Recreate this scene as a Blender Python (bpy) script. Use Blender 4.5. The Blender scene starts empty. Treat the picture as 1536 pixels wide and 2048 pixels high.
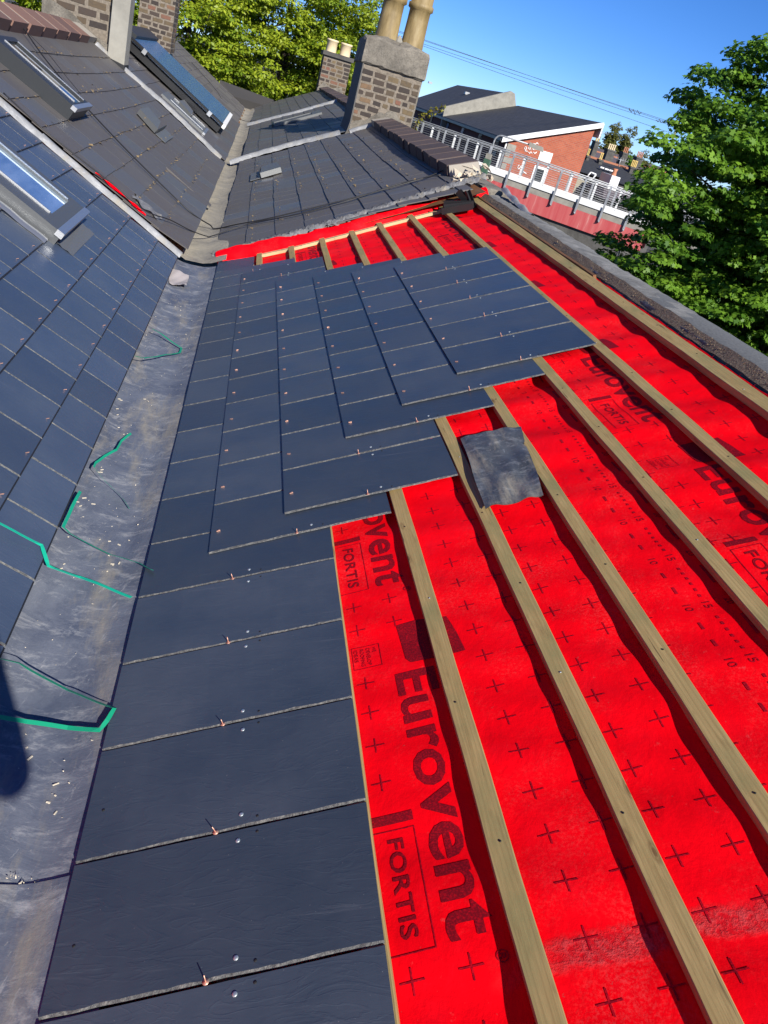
import bpy, bmesh, math, random
import numpy as np
from mathutils import Vector, Matrix
random.seed(7); rng = np.random.default_rng(7)
S = bpy.context.scene; COL = S.collection
rad = math.radians
# ---------------------------------------------------------------- camera geometry (full-size pixels 1536 x 2048)
FPX, YAW, PIT, ROL = 1556.578, .2709, .4792, .2935
CAM = np.array([.1035, 0., 1.5067])
_f = np.array([math.sin(YAW)*math.cos(PIT), math.cos(YAW)*math.cos(PIT), -math.sin(PIT)])
_r0 = np.array([math.cos(YAW), -math.sin(YAW), 0.]); _u0 = np.cross(_r0, _f)
_r = math.cos(ROL)*_r0 + math.sin(ROL)*_u0; _u = -math.sin(ROL)*_r0 + math.cos(ROL)*_u0
def ray(x, y): return _f + _r*((x-768)/FPX) - _u*((y-1024)/FPX)
def hit(x, y, n, d0):
    n = np.array(n, float); d = ray(x, y); return CAM + d*((d0 - CAM@n)/(d@n))
def at(x, y, Y):
    d = ray(x, y); return CAM + d*(Y/d[1])
def atz(x, y, z): return hit(x, y, (0, 0, 1), z)
# ---------------------------------------------------------------- roof frames: s up the slope, y along the valley, h off the surface
A = .4425; CA, SA = math.cos(A), math.sin(A)
AL = rad(29.6); CL, SL = math.cos(AL), math.sin(AL); XL, ZL = -.325, .02
def rp(s, y, h=0): return (s*CA - h*SA, y, s*SA + h*CA)
def lp(s, y, h=0): return (XL - s*CL + h*SL, y, ZL + s*SL + h*CL)
AM = math.atan(.52); CM, SM = math.cos(AM), math.sin(AM)
def rm(s, y, h=0): return (s*CM - h*SM, y, s*SM + h*CM - .0035*(y-6.6))
AN = math.atan(.555); CN, SN = math.cos(AN), math.sin(AN)
def lm(s, y, h=0): return (-.32 - s*CN + h*SN, y, .06 + s*SN + h*CN - .0193*(min(y, 13.45)-6.2))
def on_r(x, y, h=0):
    P = hit(x, y, (-SA, 0, CA), h); return P[0]*CA + P[2]*SA, P[1]
def on_l(x, y, h=0):
    n = np.array([SL, 0, CL]); O = np.array([XL, 0, ZL]); P = hit(x, y, n, O@n+h); d = P-O
    return -d[0]*CL + d[2]*SL, P[1]
def on_rm(x, y, h=0):
    n = np.array([-SM, .0035*CM, CM]); P = hit(x, y, n, .0035*6.6*CM + h); z = P[2]+.0035*(P[1]-6.6)
    return P[0]*CM + z*SM, P[1]
def on_lm(x, y, h=0, far=False):
    c = 0 if far else .0193; a0 = .06-.0193*7.25 if far else .06
    n = np.array([.555, 0 if far else c, 1.])*CN
    P = hit(x, y, n, (a0 + .555*-.32 + c*6.2)*CN + h)
    z = P[2] - (a0 - c*(P[1]-6.2)); dx = -.32 - P[0]
    return dx*CN + z*SN, P[1]
# ---------------------------------------------------------------- mesh builder
class B:
    def __init__(s): s.v = []; s.f = []; s.m = []; s.t = []; s.sm = []
    def add(s, vs, fs, m=0, t=None, smooth=False):
        o = len(s.v); s.v.extend([tuple(map(float, p)) for p in vs])
        for f in fs: s.f.append(tuple(i+o for i in f)); s.m.append(m); s.t.append(0.5 if t is None else t); s.sm.append(smooth)
    def hexa(s, p, m=0, t=None):   # p: 4 bottom, 4 top, counter-clockwise from above
        s.add(p, [(3,2,1,0),(4,5,6,7),(0,1,5,4),(1,2,6,5),(2,3,7,6),(3,0,4,7)], m, t)
    def box(s, lo, hi, m=0, t=None, fn=None):
        (x0,y0,z0),(x1,y1,z1) = lo, hi
        p = [(x0,y0,z0),(x1,y0,z0),(x1,y1,z0),(x0,y1,z0),(x0,y0,z1),(x1,y0,z1),(x1,y1,z1),(x0,y1,z1)]
        if fn: p = [fn(*q) for q in p]
        s.hexa(p, m, t)
    def tube(s, pts, r, n=8, m=0, t=None, cap=True):
        pts = [Vector(p) for p in pts]; rs = r if isinstance(r, (list, tuple)) else [r]*len(pts)
        vs = []; prev = None
        for i, p in enumerate(pts):
            d = (pts[min(i+1, len(pts)-1)] - pts[max(i-1, 0)]).normalized()
            a = prev if prev is not None else (Vector((0,0,1)) if abs(d.z) < .9 else Vector((1,0,0)))
            x = (a - d*a.dot(d)).normalized(); y = d.cross(x); prev = x
            for k in range(n):
                w = 2*math.pi*k/n; vs.append(p + x*math.cos(w)*rs[i] + y*math.sin(w)*rs[i])
        fs = [(i*n+k, i*n+(k+1)%n, (i+1)*n+(k+1)%n, (i+1)*n+k) for i in range(len(pts)-1) for k in range(n)]
        if cap: fs += [tuple(range(n-1, -1, -1)), tuple((len(pts)-1)*n+k for k in range(n))]
        s.add(vs, fs, m, t, True)
    def lathe(s, c, prof, n=24, m=0, ax=None):
        vs = []
        for (r, z) in prof:
            for k in range(n):
                w = 2*math.pi*k/n; vs.append((c[0]+r*math.cos(w), c[1]+r*math.sin(w), c[2]+z))
        fs = [(i*n+k, i*n+(k+1)%n, (i+1)*n+(k+1)%n, (i+1)*n+k) for i in range(len(prof)-1) for k in range(n)]
        s.add(vs, fs, m, None, True)
    def grid(s, fn, us, vs_, m=0, smooth=True, flip=False):
        vs = [fn(u, v) for u in us for v in vs_]; n = len(vs_)
        fs = [(i*n+j, (i+1)*n+j, (i+1)*n+j+1, i*n+j+1) for i in range(len(us)-1) for j in range(n-1)]
        if flip: fs = [f[::-1] for f in fs]
        s.add(vs, fs, m, None, smooth)
    def prism(s, poly, off, m=0, t=None):   # closed polygon extruded by a vector
        n = len(poly); o = Vector(off); a = [Vector(p) for p in poly]
        s.add(a + [p+o for p in a], [tuple(range(n-1,-1,-1)), tuple(range(n, 2*n))] + [(i, (i+1)%n, n+(i+1)%n, n+i) for i in range(n)], m, t)
    def mesh(s, name, mats, org=(0,0,0), tint=False):
        me = bpy.data.meshes.new(name)
        o = Vector(org); me.from_pydata([tuple(Vector(p)-o) for p in s.v], [], s.f)
        for m in mats: me.materials.append(m)
        me.polygons.foreach_set('material_index', s.m); me.polygons.foreach_set('use_smooth', s.sm)
        if tint:
            at_ = me.attributes.new('tint', 'FLOAT', 'FACE'); at_.data.foreach_set('value', s.t)
        me.update(); return me
def obj(name, b, mats, parent=None, org=None, tint=False, fixn=True, cat=None, label=None, group=None, kind=None):
    if not isinstance(mats, (list, tuple)): mats = [mats]
    o_ = Vector(org) if org is not None else (parent_org(parent) if parent else Vector((0,0,0)))
    me = b.mesh(name, mats, o_, tint)
    if fixn:
        bm = bmesh.new(); bm.from_mesh(me); bmesh.ops.recalc_face_normals(bm, faces=bm.faces); bm.to_mesh(me); bm.free()
    ob = bpy.data.objects.new(name, me); COL.objects.link(ob)
    if parent: ob.parent = parent; ob.location = o_ - parent_org(parent)
    else: ob.location = o_
    tag(ob, label, cat, group, kind); return ob
def parent_org(p):
    v = Vector(p.location)
    while p.parent: p = p.parent; v = v + p.location
    return v
def tag(o, label=None, cat=None, group=None, kind=None):
    for k, v in (('label', label), ('category', cat), ('group', group), ('kind', kind)):
        if v: o[k] = v
def thing(name, loc, label, cat, group=None):
    o = bpy.data.objects.new(name, None); COL.objects.link(o); o.location = loc; o.empty_display_size = .1
    tag(o, label, cat, group); return o
ORD = 'first second third fourth fifth sixth seventh eighth ninth tenth eleventh twelfth thirteenth fourteenth fifteenth sixteenth seventeenth eighteenth nineteenth twentieth twenty-first twenty-second twenty-third twenty-fourth'.split()
# ---------------------------------------------------------------- material helpers
class M:
    def __init__(s, name, base=(.5,.5,.5), rough=.6, metal=0., spec=.5):
        s.m = bpy.data.materials.new(name); s.m.use_nodes = True; s.nt = s.m.node_tree
        s.b = s.nt.nodes['Principled BSDF']; s.set(base, rough, metal, spec)
    def set(s, base, rough, metal, spec):
        s.b.inputs['Base Color'].default_value = (*base, 1); s.b.inputs['Roughness'].default_value = rough
        s.b.inputs['Metallic'].default_value = metal; s.b.inputs['Specular IOR Level'].default_value = spec
    def n(s, t, **k):
        q = s.nt.nodes.new(t)
        for a, v in k.items(): setattr(q, a, v)
        return q
    def l(s, a, b): s.nt.links.new(a, b)
    def co(s, scale=(1,1,1), rot=(0,0,0), kind='Object', rnd=False):
        tc = s.n('ShaderNodeTexCoord'); src = tc.outputs[kind]
        if rnd:
            oi = s.n('ShaderNodeObjectInfo'); mu = s.n('ShaderNodeVectorMath', operation='SCALE'); cb = s.n('ShaderNodeCombineXYZ')
            for i in range(3): s.l(oi.outputs['Random'], cb.inputs[i])
            s.l(cb.outputs[0], mu.inputs[0]); mu.inputs['Scale'].default_value = 37.
            ad = s.n('ShaderNodeVectorMath', operation='ADD'); s.l(src, ad.inputs[0]); s.l(mu.outputs[0], ad.inputs[1]); src = ad.outputs[0]
        mp = s.n('ShaderNodeMapping'); mp.inputs['Rotation'].default_value = rot; 
        mp2 = s.n('ShaderNodeMapping'); mp2.inputs['Scale'].default_value = scale
        s.l(src, mp.inputs[0]); s.l(mp.outputs[0], mp2.inputs[0]); return mp2.outputs[0]
    def noise(s, vec, scale=5, detail=4, rough=.55, dist=0):
        q = s.n('ShaderNodeTexNoise'); s.l(vec, q.inputs['Vector'])
        for a, v in (('Scale', scale), ('Detail', detail), ('Roughness', rough), ('Distortion', dist)): q.inputs[a].default_value = v
        return q.outputs['Fac']
    def voro(s, vec, scale, feature='F1'):
        q = s.n('ShaderNodeTexVoronoi', feature=feature); s.l(vec, q.inputs['Vector']); q.inputs['Scale'].default_value = scale
        return q.outputs['Distance']
    def ramp(s, fac, stops):
        q = s.n('ShaderNodeValToRGB'); cr = q.color_ramp
        while len(cr.elements) < len(stops): cr.elements.new(.5)
        for e, (p, c) in zip(cr.elements, stops):
            e.position = p; e.color = (*c, 1) if isinstance(c, tuple) else (c, c, c, 1)
        s.l(fac, q.inputs[0]); return q.outputs[0]
    def mix(s, fac, a, b, mode='MIX'):
        q = s.n('ShaderNodeMix', data_type='RGBA', blend_type=mode)
        for i, v in ((0, fac), (6, a), (7, b)):
            if hasattr(v, 'is_output'): s.l(v, q.inputs[i])
            elif i == 0: q.inputs[0].default_value = v
            else: q.inputs[i].default_value = (*v, 1)
        return q.outputs[2]
    def attr(s, name='tint'):
        q = s.n('ShaderNodeAttribute', attribute_name=name); return q.outputs['Fac']
    def rnd(s): return s.n('ShaderNodeObjectInfo').outputs['Random']
    def math(s, op, a, b):
        q = s.n('ShaderNodeMath', operation=op)
        for i, v in enumerate((a, b)):
            if hasattr(v, 'is_output'): s.l(v, q.inputs[i])
            else: q.inputs[i].default_value = v
        return q.outputs[0]
    def base(s, c): s.l(c, s.b.inputs['Base Color']); return s
    def rough(s, c): s.l(c, s.b.inputs['Roughness']); return s
    def bump(s, h, strength=.4, dist=.01):
        q = s.n('ShaderNodeBump'); q.inputs['Strength'].default_value = strength; q.inputs['Distance'].default_value = dist
        s.l(h, q.inputs['Height'])
        if s.b.inputs['Normal'].is_linked: s.l(s.b.inputs['Normal'].links[0].from_socket, q.inputs['Normal'])
        s.l(q.outputs[0], s.b.inputs['Normal']); return s
    def sepx(s, vec, i):
        q = s.n('ShaderNodeSeparateXYZ'); s.l(vec, q.inputs[0]); return q.outputs[i]
# ---- slates
def mk_slate(name, c0, c1, rg=.42):
    k = M(name, c0, rg); v = k.co((1, 1, 1), rnd=True); st = k.co((9, 34, 9), rnd=True)
    n1 = k.noise(v, 3.2, 5, .6); k.base(k.mix(k.ramp(n1, [(.35, 0.), (.7, 1.)]), c0, c1))
    tt = k.rnd(); col = k.b.inputs['Base Color'].links[0].from_socket
    k.base(k.mix(k.math('MULTIPLY', tt, .6), col, tuple(x*.55 for x in c0)))
    sp_ = k.noise(k.co((1,1,1), rnd=True), 210, 2, .5); c_ = k.b.inputs['Base Color'].links[0].from_socket
    k.base(k.mix(k.ramp(sp_, [(.755, 0.), (.79, .6)]), c_, (.30,.30,.29))); c_ = k.b.inputs['Base Color'].links[0].from_socket
    scr = k.noise(k.co((2.2, 46, 2), (0,0,.12), rnd=True), 1.5, 5, .75, .4); k.base(k.mix(k.ramp(scr, [(.60, 0.), (.76, .28)]), c_, (.17,.18,.20)))
    k.b.inputs['Specular IOR Level'].default_value = .62
    fine = k.noise(st, 1.0, 6, .62, .6); cr = k.noise(k.co((4.5, 15, 5), (0, 0, .22), rnd=True), 1.3, 3, .5, 1.8)
    k.bump(k.ramp(cr, [(.44, 0.), (.5, 1.), (.515, .35), (.7, .5)]), .22, .0014).bump(fine, .55, .0014)
    k.rough(k.ramp(n1, [(.3, rg-.07), (.75, rg+.1)])); return k.m
SLATE = mk_slate('new_slate', (.043, .059, .083), (.070, .088, .115), .37)
SLATE_SHEEN = mk_slate('new_slate_left_sheen', (.052, .073, .118), (.074, .098, .145), .35)  # left slope's bluer, brighter copy; sky reflection put into its colour
k = M('slate_edge', (.10, .105, .11), .55); e = k.noise(k.co((60, 60, 60), rnd=True), 1.6, 4, .7)
k.base(k.ramp(e, [(.3, (.025,.027,.03)), (.52, (.075,.078,.078)), (.75, (.20,.195,.175))])).bump(e, .9, .004); EDGE = k.m
k = M('slate_tail_shade', (.012,.014,.02), .6); k.bump(k.noise(k.co((60, 60, 60), rnd=True), 1.6, 4, .7), .6, .003); TAIL_SHADE = k.m  # dark tail bevel paints the shadow line along each left course
def mk_old(name, c0, c1, rot, moss=.5):
    k = M(name, c0, .62); t = k.attr(); st = k.co((1.2, 22, 1.2), (0, rot, 0)); v = k.co((1,1,1))
    streak = k.noise(st, 1.4, 5, .65, .3); big = k.noise(v, 1.7, 5, .6)
    c = k.mix(t, c0, c1); c = k.mix(k.ramp(streak, [(.42, 0.), (.72, .55)]), c, (.105,.10,.095))
    c = k.mix(k.ramp(big, [(.56, 0.), (.74, moss*.6)]), c, (.15,.145,.125)); c = k.mix(k.ramp(k.noise(v, 14, 4, .7), [(.62, 0.), (.74, moss)]), c, (.2,.19,.15))
    k.base(c).bump(streak, .3, .004).bump(k.noise(v, 60, 3), .2, .002); k.rough(k.ramp(t, [(0., .55), (1., .42)])); return k.m
OLD_R = mk_old('weathered_slate_right', (.112,.098,.084), (.105,.112,.122), AM)
OLD_L = mk_old('weathered_slate_left', (.092,.081,.075), (.092,.096,.105), -AN)
STONE = mk_old('stone_slate', (.09,.08,.072), (.17,.15,.14), -AN, .9)
# ---- felt
k = M('red_membrane', (.88,.0004,.006), .6, 0, .06); v = k.co((1,1,1)); n1 = k.noise(v, 7, 5, .62); 
c = k.mix(k.ramp(n1, [(.5, 0.), (.8, .5)]), (.88,.0004,.006), (.90,.006,.018))
sp = k.noise(v, 34, 4, .7); c = k.mix(k.ramp(sp, [(.66, 0.), (.78, .45)]), c, (.75,.10,.10))
yb = k.sepx(v, 1); dy = k.math('ABSOLUTE', k.math('SUBTRACT', k.math('ADD', yb, k.math('MULTIPLY', k.math('SUBTRACT', n1, .5), .07)), .70-3.2), 0)
xb = k.ramp(k.math('ADD', k.sepx(v, 0), 1.1*CA-.70), [(.0, 0.), (.16, 1.)])
band = k.math('MULTIPLY', k.ramp(dy, [(.018, 1.), (.034, 0.)]), xb)
scuff = k.math('MULTIPLY', band, k.ramp(k.noise(v, 55, 5, .75), [(.42, 0.), (.62, 1.)]))
c = k.mix(k.math('MULTIPLY', band, .55), c, (.40,.010,.018)); c = k.mix(k.math('MULTIPLY', scuff, .5), c, (.55,.10,.10))
d1 = k.noise(k.co((1,1,1)), 2.3, 6, .72, .3); d2 = k.noise(v, 150, 3, .8); dust = k.math('MULTIPLY', k.ramp(d1, [(.50, 0.), (.66, 1.)]), k.ramp(d2, [(.46, 0.), (.66, 1.)])); c = k.mix(k.math('MULTIPLY', dust, .26), c, (.85,.14,.13))
smu = k.noise(k.co((1,1,1)), 4.1, 6, .7, .6); c = k.mix(k.ramp(smu, [(.62, 0.), (.80, .28)]), c, (.55,.002,.010)); c = k.mix(k.ramp(k.noise(v, 62, 3, .6), [(.72, 0.), (.76, .7)]), c, (.42,.05,.05))
k.base(c); weave = k.n('ShaderNodeTexChecker'); k.l(k.co((1,1,1), (0,A,.78)), weave.inputs['Vector']); weave.inputs['Scale'].default_value = 520
k.bump(k.noise(k.co((6, 4, 6), (0,A,0)), 2.4, 5, .62, .25), .34, .012).bump(weave.outputs['Fac'], .10, .0008).bump(scuff, .5, .003); FELT = k.m
k = M('membrane_print', (.13,.004,.012), .6, 0, .08); n1 = k.noise(k.co((1,1,1)), 240, 2, .6)
k.base(k.mix(k.ramp(n1, [(.45, 0.), (.7, .8)]), (.17,.004,.010), (.46,.004,.012))); PRINT = k.m
k = M('membrane_print_faint', (.26,.004,.012), .6, 0, .08); n1 = k.noise(k.co((1,1,1)), 200, 2, .6)
k.base(k.mix(k.ramp(n1, [(.4, 0.), (.65, .9)]), (.22,.004,.012), (.55,.003,.014))); PRINT2 = k.m
# ---- timber
def mk_wood(name, c0, c1, c2):
    k = M(name, c0, .7, 0, .25); v = k.co((26, 1.5, 26), rnd=True); g = k.noise(v, 2.2, 7, .7, 1.3)
    v2 = k.co((3, 2.2, 3), rnd=True); bl = k.noise(v2, 1.6, 4, .6)
    wv = k.n('ShaderNodeTexWave', wave_type='BANDS', bands_direction='X'); k.l(k.co((9, .55, 9), rnd=True), wv.inputs['Vector'])
    for a_, x_ in (('Scale', 4.2), ('Distortion', 11.), ('Detail', 4.), ('Detail Scale', .5)): wv.inputs[a_].default_value = x_
    c = k.mix(k.ramp(g, [(.3, 0.), (.7, 1.)]), c0, c1); c = k.mix(k.ramp(wv.outputs['Fac'], [(.6, 0.), (.95, .22)]), c, c2)
    c = k.mix(k.ramp(bl, [(.48, 0.), (.68, .75)]), c, (c0[0]*.5, c0[1]*.64, c0[2]*.62)); c = k.mix(k.ramp(k.noise(k.co((40,6,40), rnd=True), 1.5, 5, .7), [(.56, 0.), (.72, .55)]), c, (c0[0]*.45, c0[1]*.42, c0[2]*.4))
    kn = k.voro(k.co((15, 5., 15), rnd=True), 1.0); c = k.mix(k.ramp(kn, [(.0, .85), (.06, .75), (.08, .2), (.10, .45), (.15, 0.)]), c, (.12,.062,.025)); sp_ = k.noise(k.co((70, 2.2, 70), rnd=True), 1.5, 3, .6, .4); c = k.mix(k.ramp(sp_, [(.66, 0.), (.70, .75)]), c, (.09,.065,.03))
    k.base(c).bump(g, .35, .003); return k.m
WOOD = mk_wood('treated_batten', (.45,.335,.145), (.30,.215,.085), (.18,.12,.05))
NEWWOOD = mk_wood('pale_timber', (.62,.46,.26), (.50,.36,.18), (.36,.24,.12))
RUSTWOOD = mk_wood('brown_timber', (.25,.12,.05), (.17,.08,.035), (.08,.04,.02))
# ---- lead and metals
def mk_lead(name, base, hi, lo, rg=.45, sc=1.):
    k = M(name, base, rg, .08, .4); v = k.co((sc,sc,sc)); a = k.noise(v, 3.4, 8, .72, .5); b_ = k.noise(v, 38, 4, .7)
    st = k.noise(k.co((4*sc, 9*sc, 4*sc), (0,0,.12)), 1.6, 7, .78, .5)
    c = k.mix(k.ramp(a, [(.35, 0.), (.68, 1.)]), lo, base); c = k.mix(k.ramp(st, [(.52, 0.), (.74, .8)]), c, hi)
    c = k.mix(k.ramp(b_, [(.66, 0.), (.76, .75)]), c, (.42,.40,.36))
    c = k.mix(k.ramp(k.noise(k.co((3.2*sc,.8*sc,3*sc)), 1.5, 6, .72), [(.50, 0.), (.66, .7)]), c, (.34,.30,.225)); c = k.mix(k.ramp(k.noise(v, 9, 6, .75, .5), [(.54, 0.), (.68, .65)]), c, lo); c = k.mix(k.ramp(k.noise(k.co((26*sc,5*sc,20*sc), (0,0,.35)), 1.4, 6, .8), [(.60, 0.), (.72, .6)]), c, hi)
    k.base(c).bump(a, .25, .02).bump(k.noise(v, 16, 3, .6), .35, .004); k.rough(k.ramp(st, [(.3, rg-.1), (.7, rg+.15)])); return k.m
LEAD = mk_lead('weathered_lead', (.185,.20,.235), (.46,.46,.455), (.085,.10,.14), .52)
LEAD_PATCH = mk_lead('dull_lead', (.11,.12,.13), (.34,.36,.38), (.045,.05,.058), .42, 1.8)
LEAD_PALE = mk_lead('pale_lead', (.36,.365,.37), (.55,.55,.55), (.22,.225,.23), .55, 1.3)
LEAD_GREY = mk_lead('grey_lead', (.27,.27,.27), (.45,.45,.45), (.12,.12,.125), .5, 2.)
k = M('mossy_gutter', (.2,.185,.15), .85); v = k.co((1,1,1)); n1 = k.noise(v, 3, 6, .7, .5); n2 = k.noise(v, 30, 5, .75)
c = k.ramp(n1, [(.3, (.17,.16,.145)), (.5, (.29,.265,.215)), (.7, (.40,.355,.27))]); c = k.mix(k.ramp(n2, [(.56, 0.), (.7, .6)]), c, (.17,.13,.075))
k.base(c).bump(n2, .6, .012); MOSS = k.m
COPPER = M('copper', (.70,.40,.29), .5, .7).m; GALV = M('galvanised', (.50,.56,.57), .45, .7).m; HOLE = M('dark_hole', (.008,.008,.01), .8).m
ALU = M('aluminium', (.55,.56,.57), .35, .85).m; DARKMETAL = M('dark_grey_metal', (.028,.031,.034), .42, .2).m; GREYMETAL = M('grey_coated_metal', (.16,.165,.165), .45, .35).m
k = M('white_paint', (.78,.78,.76), .5); WHITE = k.m
FRAMEG = M('window_cladding', (.10,.105,.108), .4, .3).m; BLACK = M('black_plastic', (.012,.012,.013), .35).m; CABLE = M('black_cable', (.015,.015,.017), .5).m
k = M('galv_steel', (.50,.52,.54), .5, .4); k.base(k.ramp(k.noise(k.co((1,1,1)), 9, 3), [(.35, (.28,.29,.30)), (.7, (.44,.45,.46))])); STEEL = k.m
k = M('green_strap', (.01,.40,.22), .35, 0, .5); k.b.inputs['Transmission Weight'].default_value = 0.
k.base(k.mix(k.rnd(), (.008,.24,.12), (.012,.44,.28))); STRAP = k.m
k = M('painted_sky_glass', (.30,.42,.55), .09, .7, .6); k.base(k.ramp(k.noise(k.co((6,1.5,6)), 1.6, 4, .6), [(.35, (.24,.36,.50)), (.65, (.46,.58,.68))])); GLASS = k.m  # blue sky reflection and its mottling put into the pane colour
k = M('window_glass', (.02,.025,.03), .05, 0, .8); WGLASS = k.m
k = M('pale_blind', (.55,.60,.63), .25); BLIND = k.m
# ---- masonry
k = M('brick', (.2,.15,.1), .88); t = k.attr(); v = k.co((1,1,1))
c = k.ramp(t, [(0., (.030,.023,.020)), (.4, (.055,.039,.030)), (.68, (.095,.068,.040)), (.88, (.16,.115,.058)), (1., (.18,.075,.05))])
n2 = k.noise(v, 22, 5, .7); c = k.mix(k.ramp(n2, [(.45, 0.), (.75, .65)]), c, (.05,.043,.038)); k.base(c).bump(n2, .6, .01); BRICK = k.m
k = M('mortar', (.33,.275,.22), .92); n2 = k.noise(k.co((1,1,1)), 26, 5, .7); k.base(k.ramp(n2, [(.3, (.11,.092,.07)), (.7, (.25,.21,.165))])).bump(n2, .7, .01); MORTAR = k.m
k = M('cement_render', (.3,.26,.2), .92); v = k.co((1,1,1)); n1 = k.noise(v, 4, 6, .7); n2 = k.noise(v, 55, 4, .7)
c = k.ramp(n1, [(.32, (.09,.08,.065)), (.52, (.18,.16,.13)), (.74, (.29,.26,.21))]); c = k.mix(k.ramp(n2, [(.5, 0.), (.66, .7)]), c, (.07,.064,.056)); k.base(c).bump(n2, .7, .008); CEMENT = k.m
k = M('grey_mortar_bed', (.2,.2,.2), .95); v = k.co((1,1,1)); n1 = k.noise(v, 7, 6, .75, .6); n2 = k.noise(v, 90, 4, .7)
c = k.ramp(n1, [(.3, (.09,.09,.086)), (.55, (.19,.186,.175)), (.75, (.34,.33,.305))]); c = k.mix(k.ramp(n2, [(.55, 0.), (.7, .5)]), c, (.38,.36,.33)); k.base(c).bump(n1, .5, .012).bump(n2, .4, .003); BED = k.m
k = M('grey_coping', (.12,.125,.125), .9); n2 = k.noise(k.co((1,1,1)), 70, 4, .7); k.base(k.ramp(n2, [(.3, (.085,.088,.09)), (.7, (.15,.152,.15))])).bump(n2, .5, .004); COPE = k.m
k = M('dark_concrete', (.10,.095,.085), .92); n1 = k.noise(k.co((1,1,1)), .9, 6, .7); k.base(k.ramp(n1, [(.3, (.05,.047,.042)), (.7, (.13,.125,.115))])).bump(k.noise(k.co((1,1,1)), 9, 4), .5, .03); DCONC = k.m
k = M('pale_concrete', (.36,.34,.29), .9); n1 = k.noise(k.co((1,1,1)), 1.6, 6, .7); k.base(k.ramp(n1, [(.3, (.19,.18,.155)), (.7, (.32,.305,.26))])); PCONC = k.m
k = M('cream_chip', (.56,.48,.36), .9); k.bump(k.noise(k.co((1,1,1)), 30, 4), .6, .01); CREAM = k.m
def mk_bw(name, c1, c2, mo, sc, rot=(0,0,0), mort=.012):
    k = M(name, c1, .9); q = k.n('ShaderNodeTexBrick'); k.l(k.co((1,1,1), rot), q.inputs['Vector'])
    q.inputs['Color1'].default_value = (*c1, 1); q.inputs['Color2'].default_value = (*c2, 1); q.inputs['Mortar'].default_value = (*mo, 1)
    for a_, x_ in (('Scale', 1.), ('Mortar Size', mort), ('Brick Width', .225*sc), ('Row Height', .075*sc), ('Bias', -.2)): q.inputs[a_].default_value = x_
    n1 = k.noise(k.co((1,1,1)), 1.1, 5, .7); c = k.mix(k.ramp(n1, [(.4, 0.), (.75, .5)]), q.outputs['Color'], tuple(x*.6 for x in c1)); k.base(c); return k.m
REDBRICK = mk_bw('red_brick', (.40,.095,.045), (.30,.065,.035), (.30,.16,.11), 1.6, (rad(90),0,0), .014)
SHADEBRICK = mk_bw('shaded_red_brick', (.11,.035,.033), (.085,.028,.028), (.10,.06,.055), 1.6, (rad(90),0,rad(90)), .014)  # shaded copy of the red brick: side-wall shade put into the colour
k = M('house_roof_tiles', (.035,.035,.038), .7); v = k.co((1,1,1)); q = k.n('ShaderNodeTexBrick'); k.l(k.co((1,1,1), (0,0,rad(90))), q.inputs['Vector'])
q.inputs['Color1'].default_value = (.060,.059,.060,1); q.inputs['Color2'].default_value = (.042,.041,.042,1); q.inputs['Mortar'].default_value = (.012,.012,.013,1)
for a_, x_ in (('Scale', 1.), ('Mortar Size', .022), ('Brick Width', .5), ('Row Height', .30)): q.inputs[a_].default_value = x_
c = k.mix(k.ramp(k.noise(v, 5, 5, .7), [(.6, 0.), (.72, .5)]), q.outputs['Color'], (.11,.11,.10)); k.base(c).bump(q.outputs['Fac'], -.6, .02); TILES = k.m
def mk_tiles(name, c1, c2, w=.4, hh=.28):
    k = M(name, c1, .8); q = k.n('ShaderNodeTexBrick'); k.l(k.co((1,1,1)), q.inputs['Vector'])
    q.inputs['Color1'].default_value = (*c1,1); q.inputs['Color2'].default_value = (*c2,1); q.inputs['Mortar'].default_value = (*[x*.4 for x in c1],1)
    for a_, x_ in (('Scale', 1.), ('Mortar Size', .03), ('Brick Width', w), ('Row Height', hh)): q.inputs[a_].default_value = x_
    k.base(q.outputs['Color']); return k.m
FARSLATE = mk_tiles('far_dark_slate', (.042,.044,.05), (.03,.032,.037)); FARPURPLE = mk_tiles('far_purple_slate', (.15,.12,.13), (.11,.09,.10)); FARGREY = mk_tiles('far_grey_slate', (.10,.105,.11), (.085,.09,.095))
RIDGE = M('orange_ridge_tile', (.33,.13,.07), .85).m
k = M('red_beam', (.40,.05,.055), .5); n1 = k.noise(k.co((3,3,.25)), 1.3, 5, .7); k.base(k.ramp(n1, [(.35, (.45,.065,.07)), (.6, (.50,.115,.11)), (.74, (.60,.30,.27))])); BEAM = k.m
k = M('clay_pot', (.36,.25,.085), .6); n1 = k.noise(k.co((3,3,.8)), 3, 5, .65); k.base(k.ramp(n1, [(.3, (.15,.105,.04)), (.55, (.27,.195,.085)), (.8, (.36,.29,.15))])); POT = k.m
CREAMPOT = M('cream_pot', (.72,.58,.36), .75).m; YPOT = M('yellow_pot', (.62,.45,.14), .7).m; REDPOT = M('terracotta_pot', (.42,.17,.09), .75).m
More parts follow.
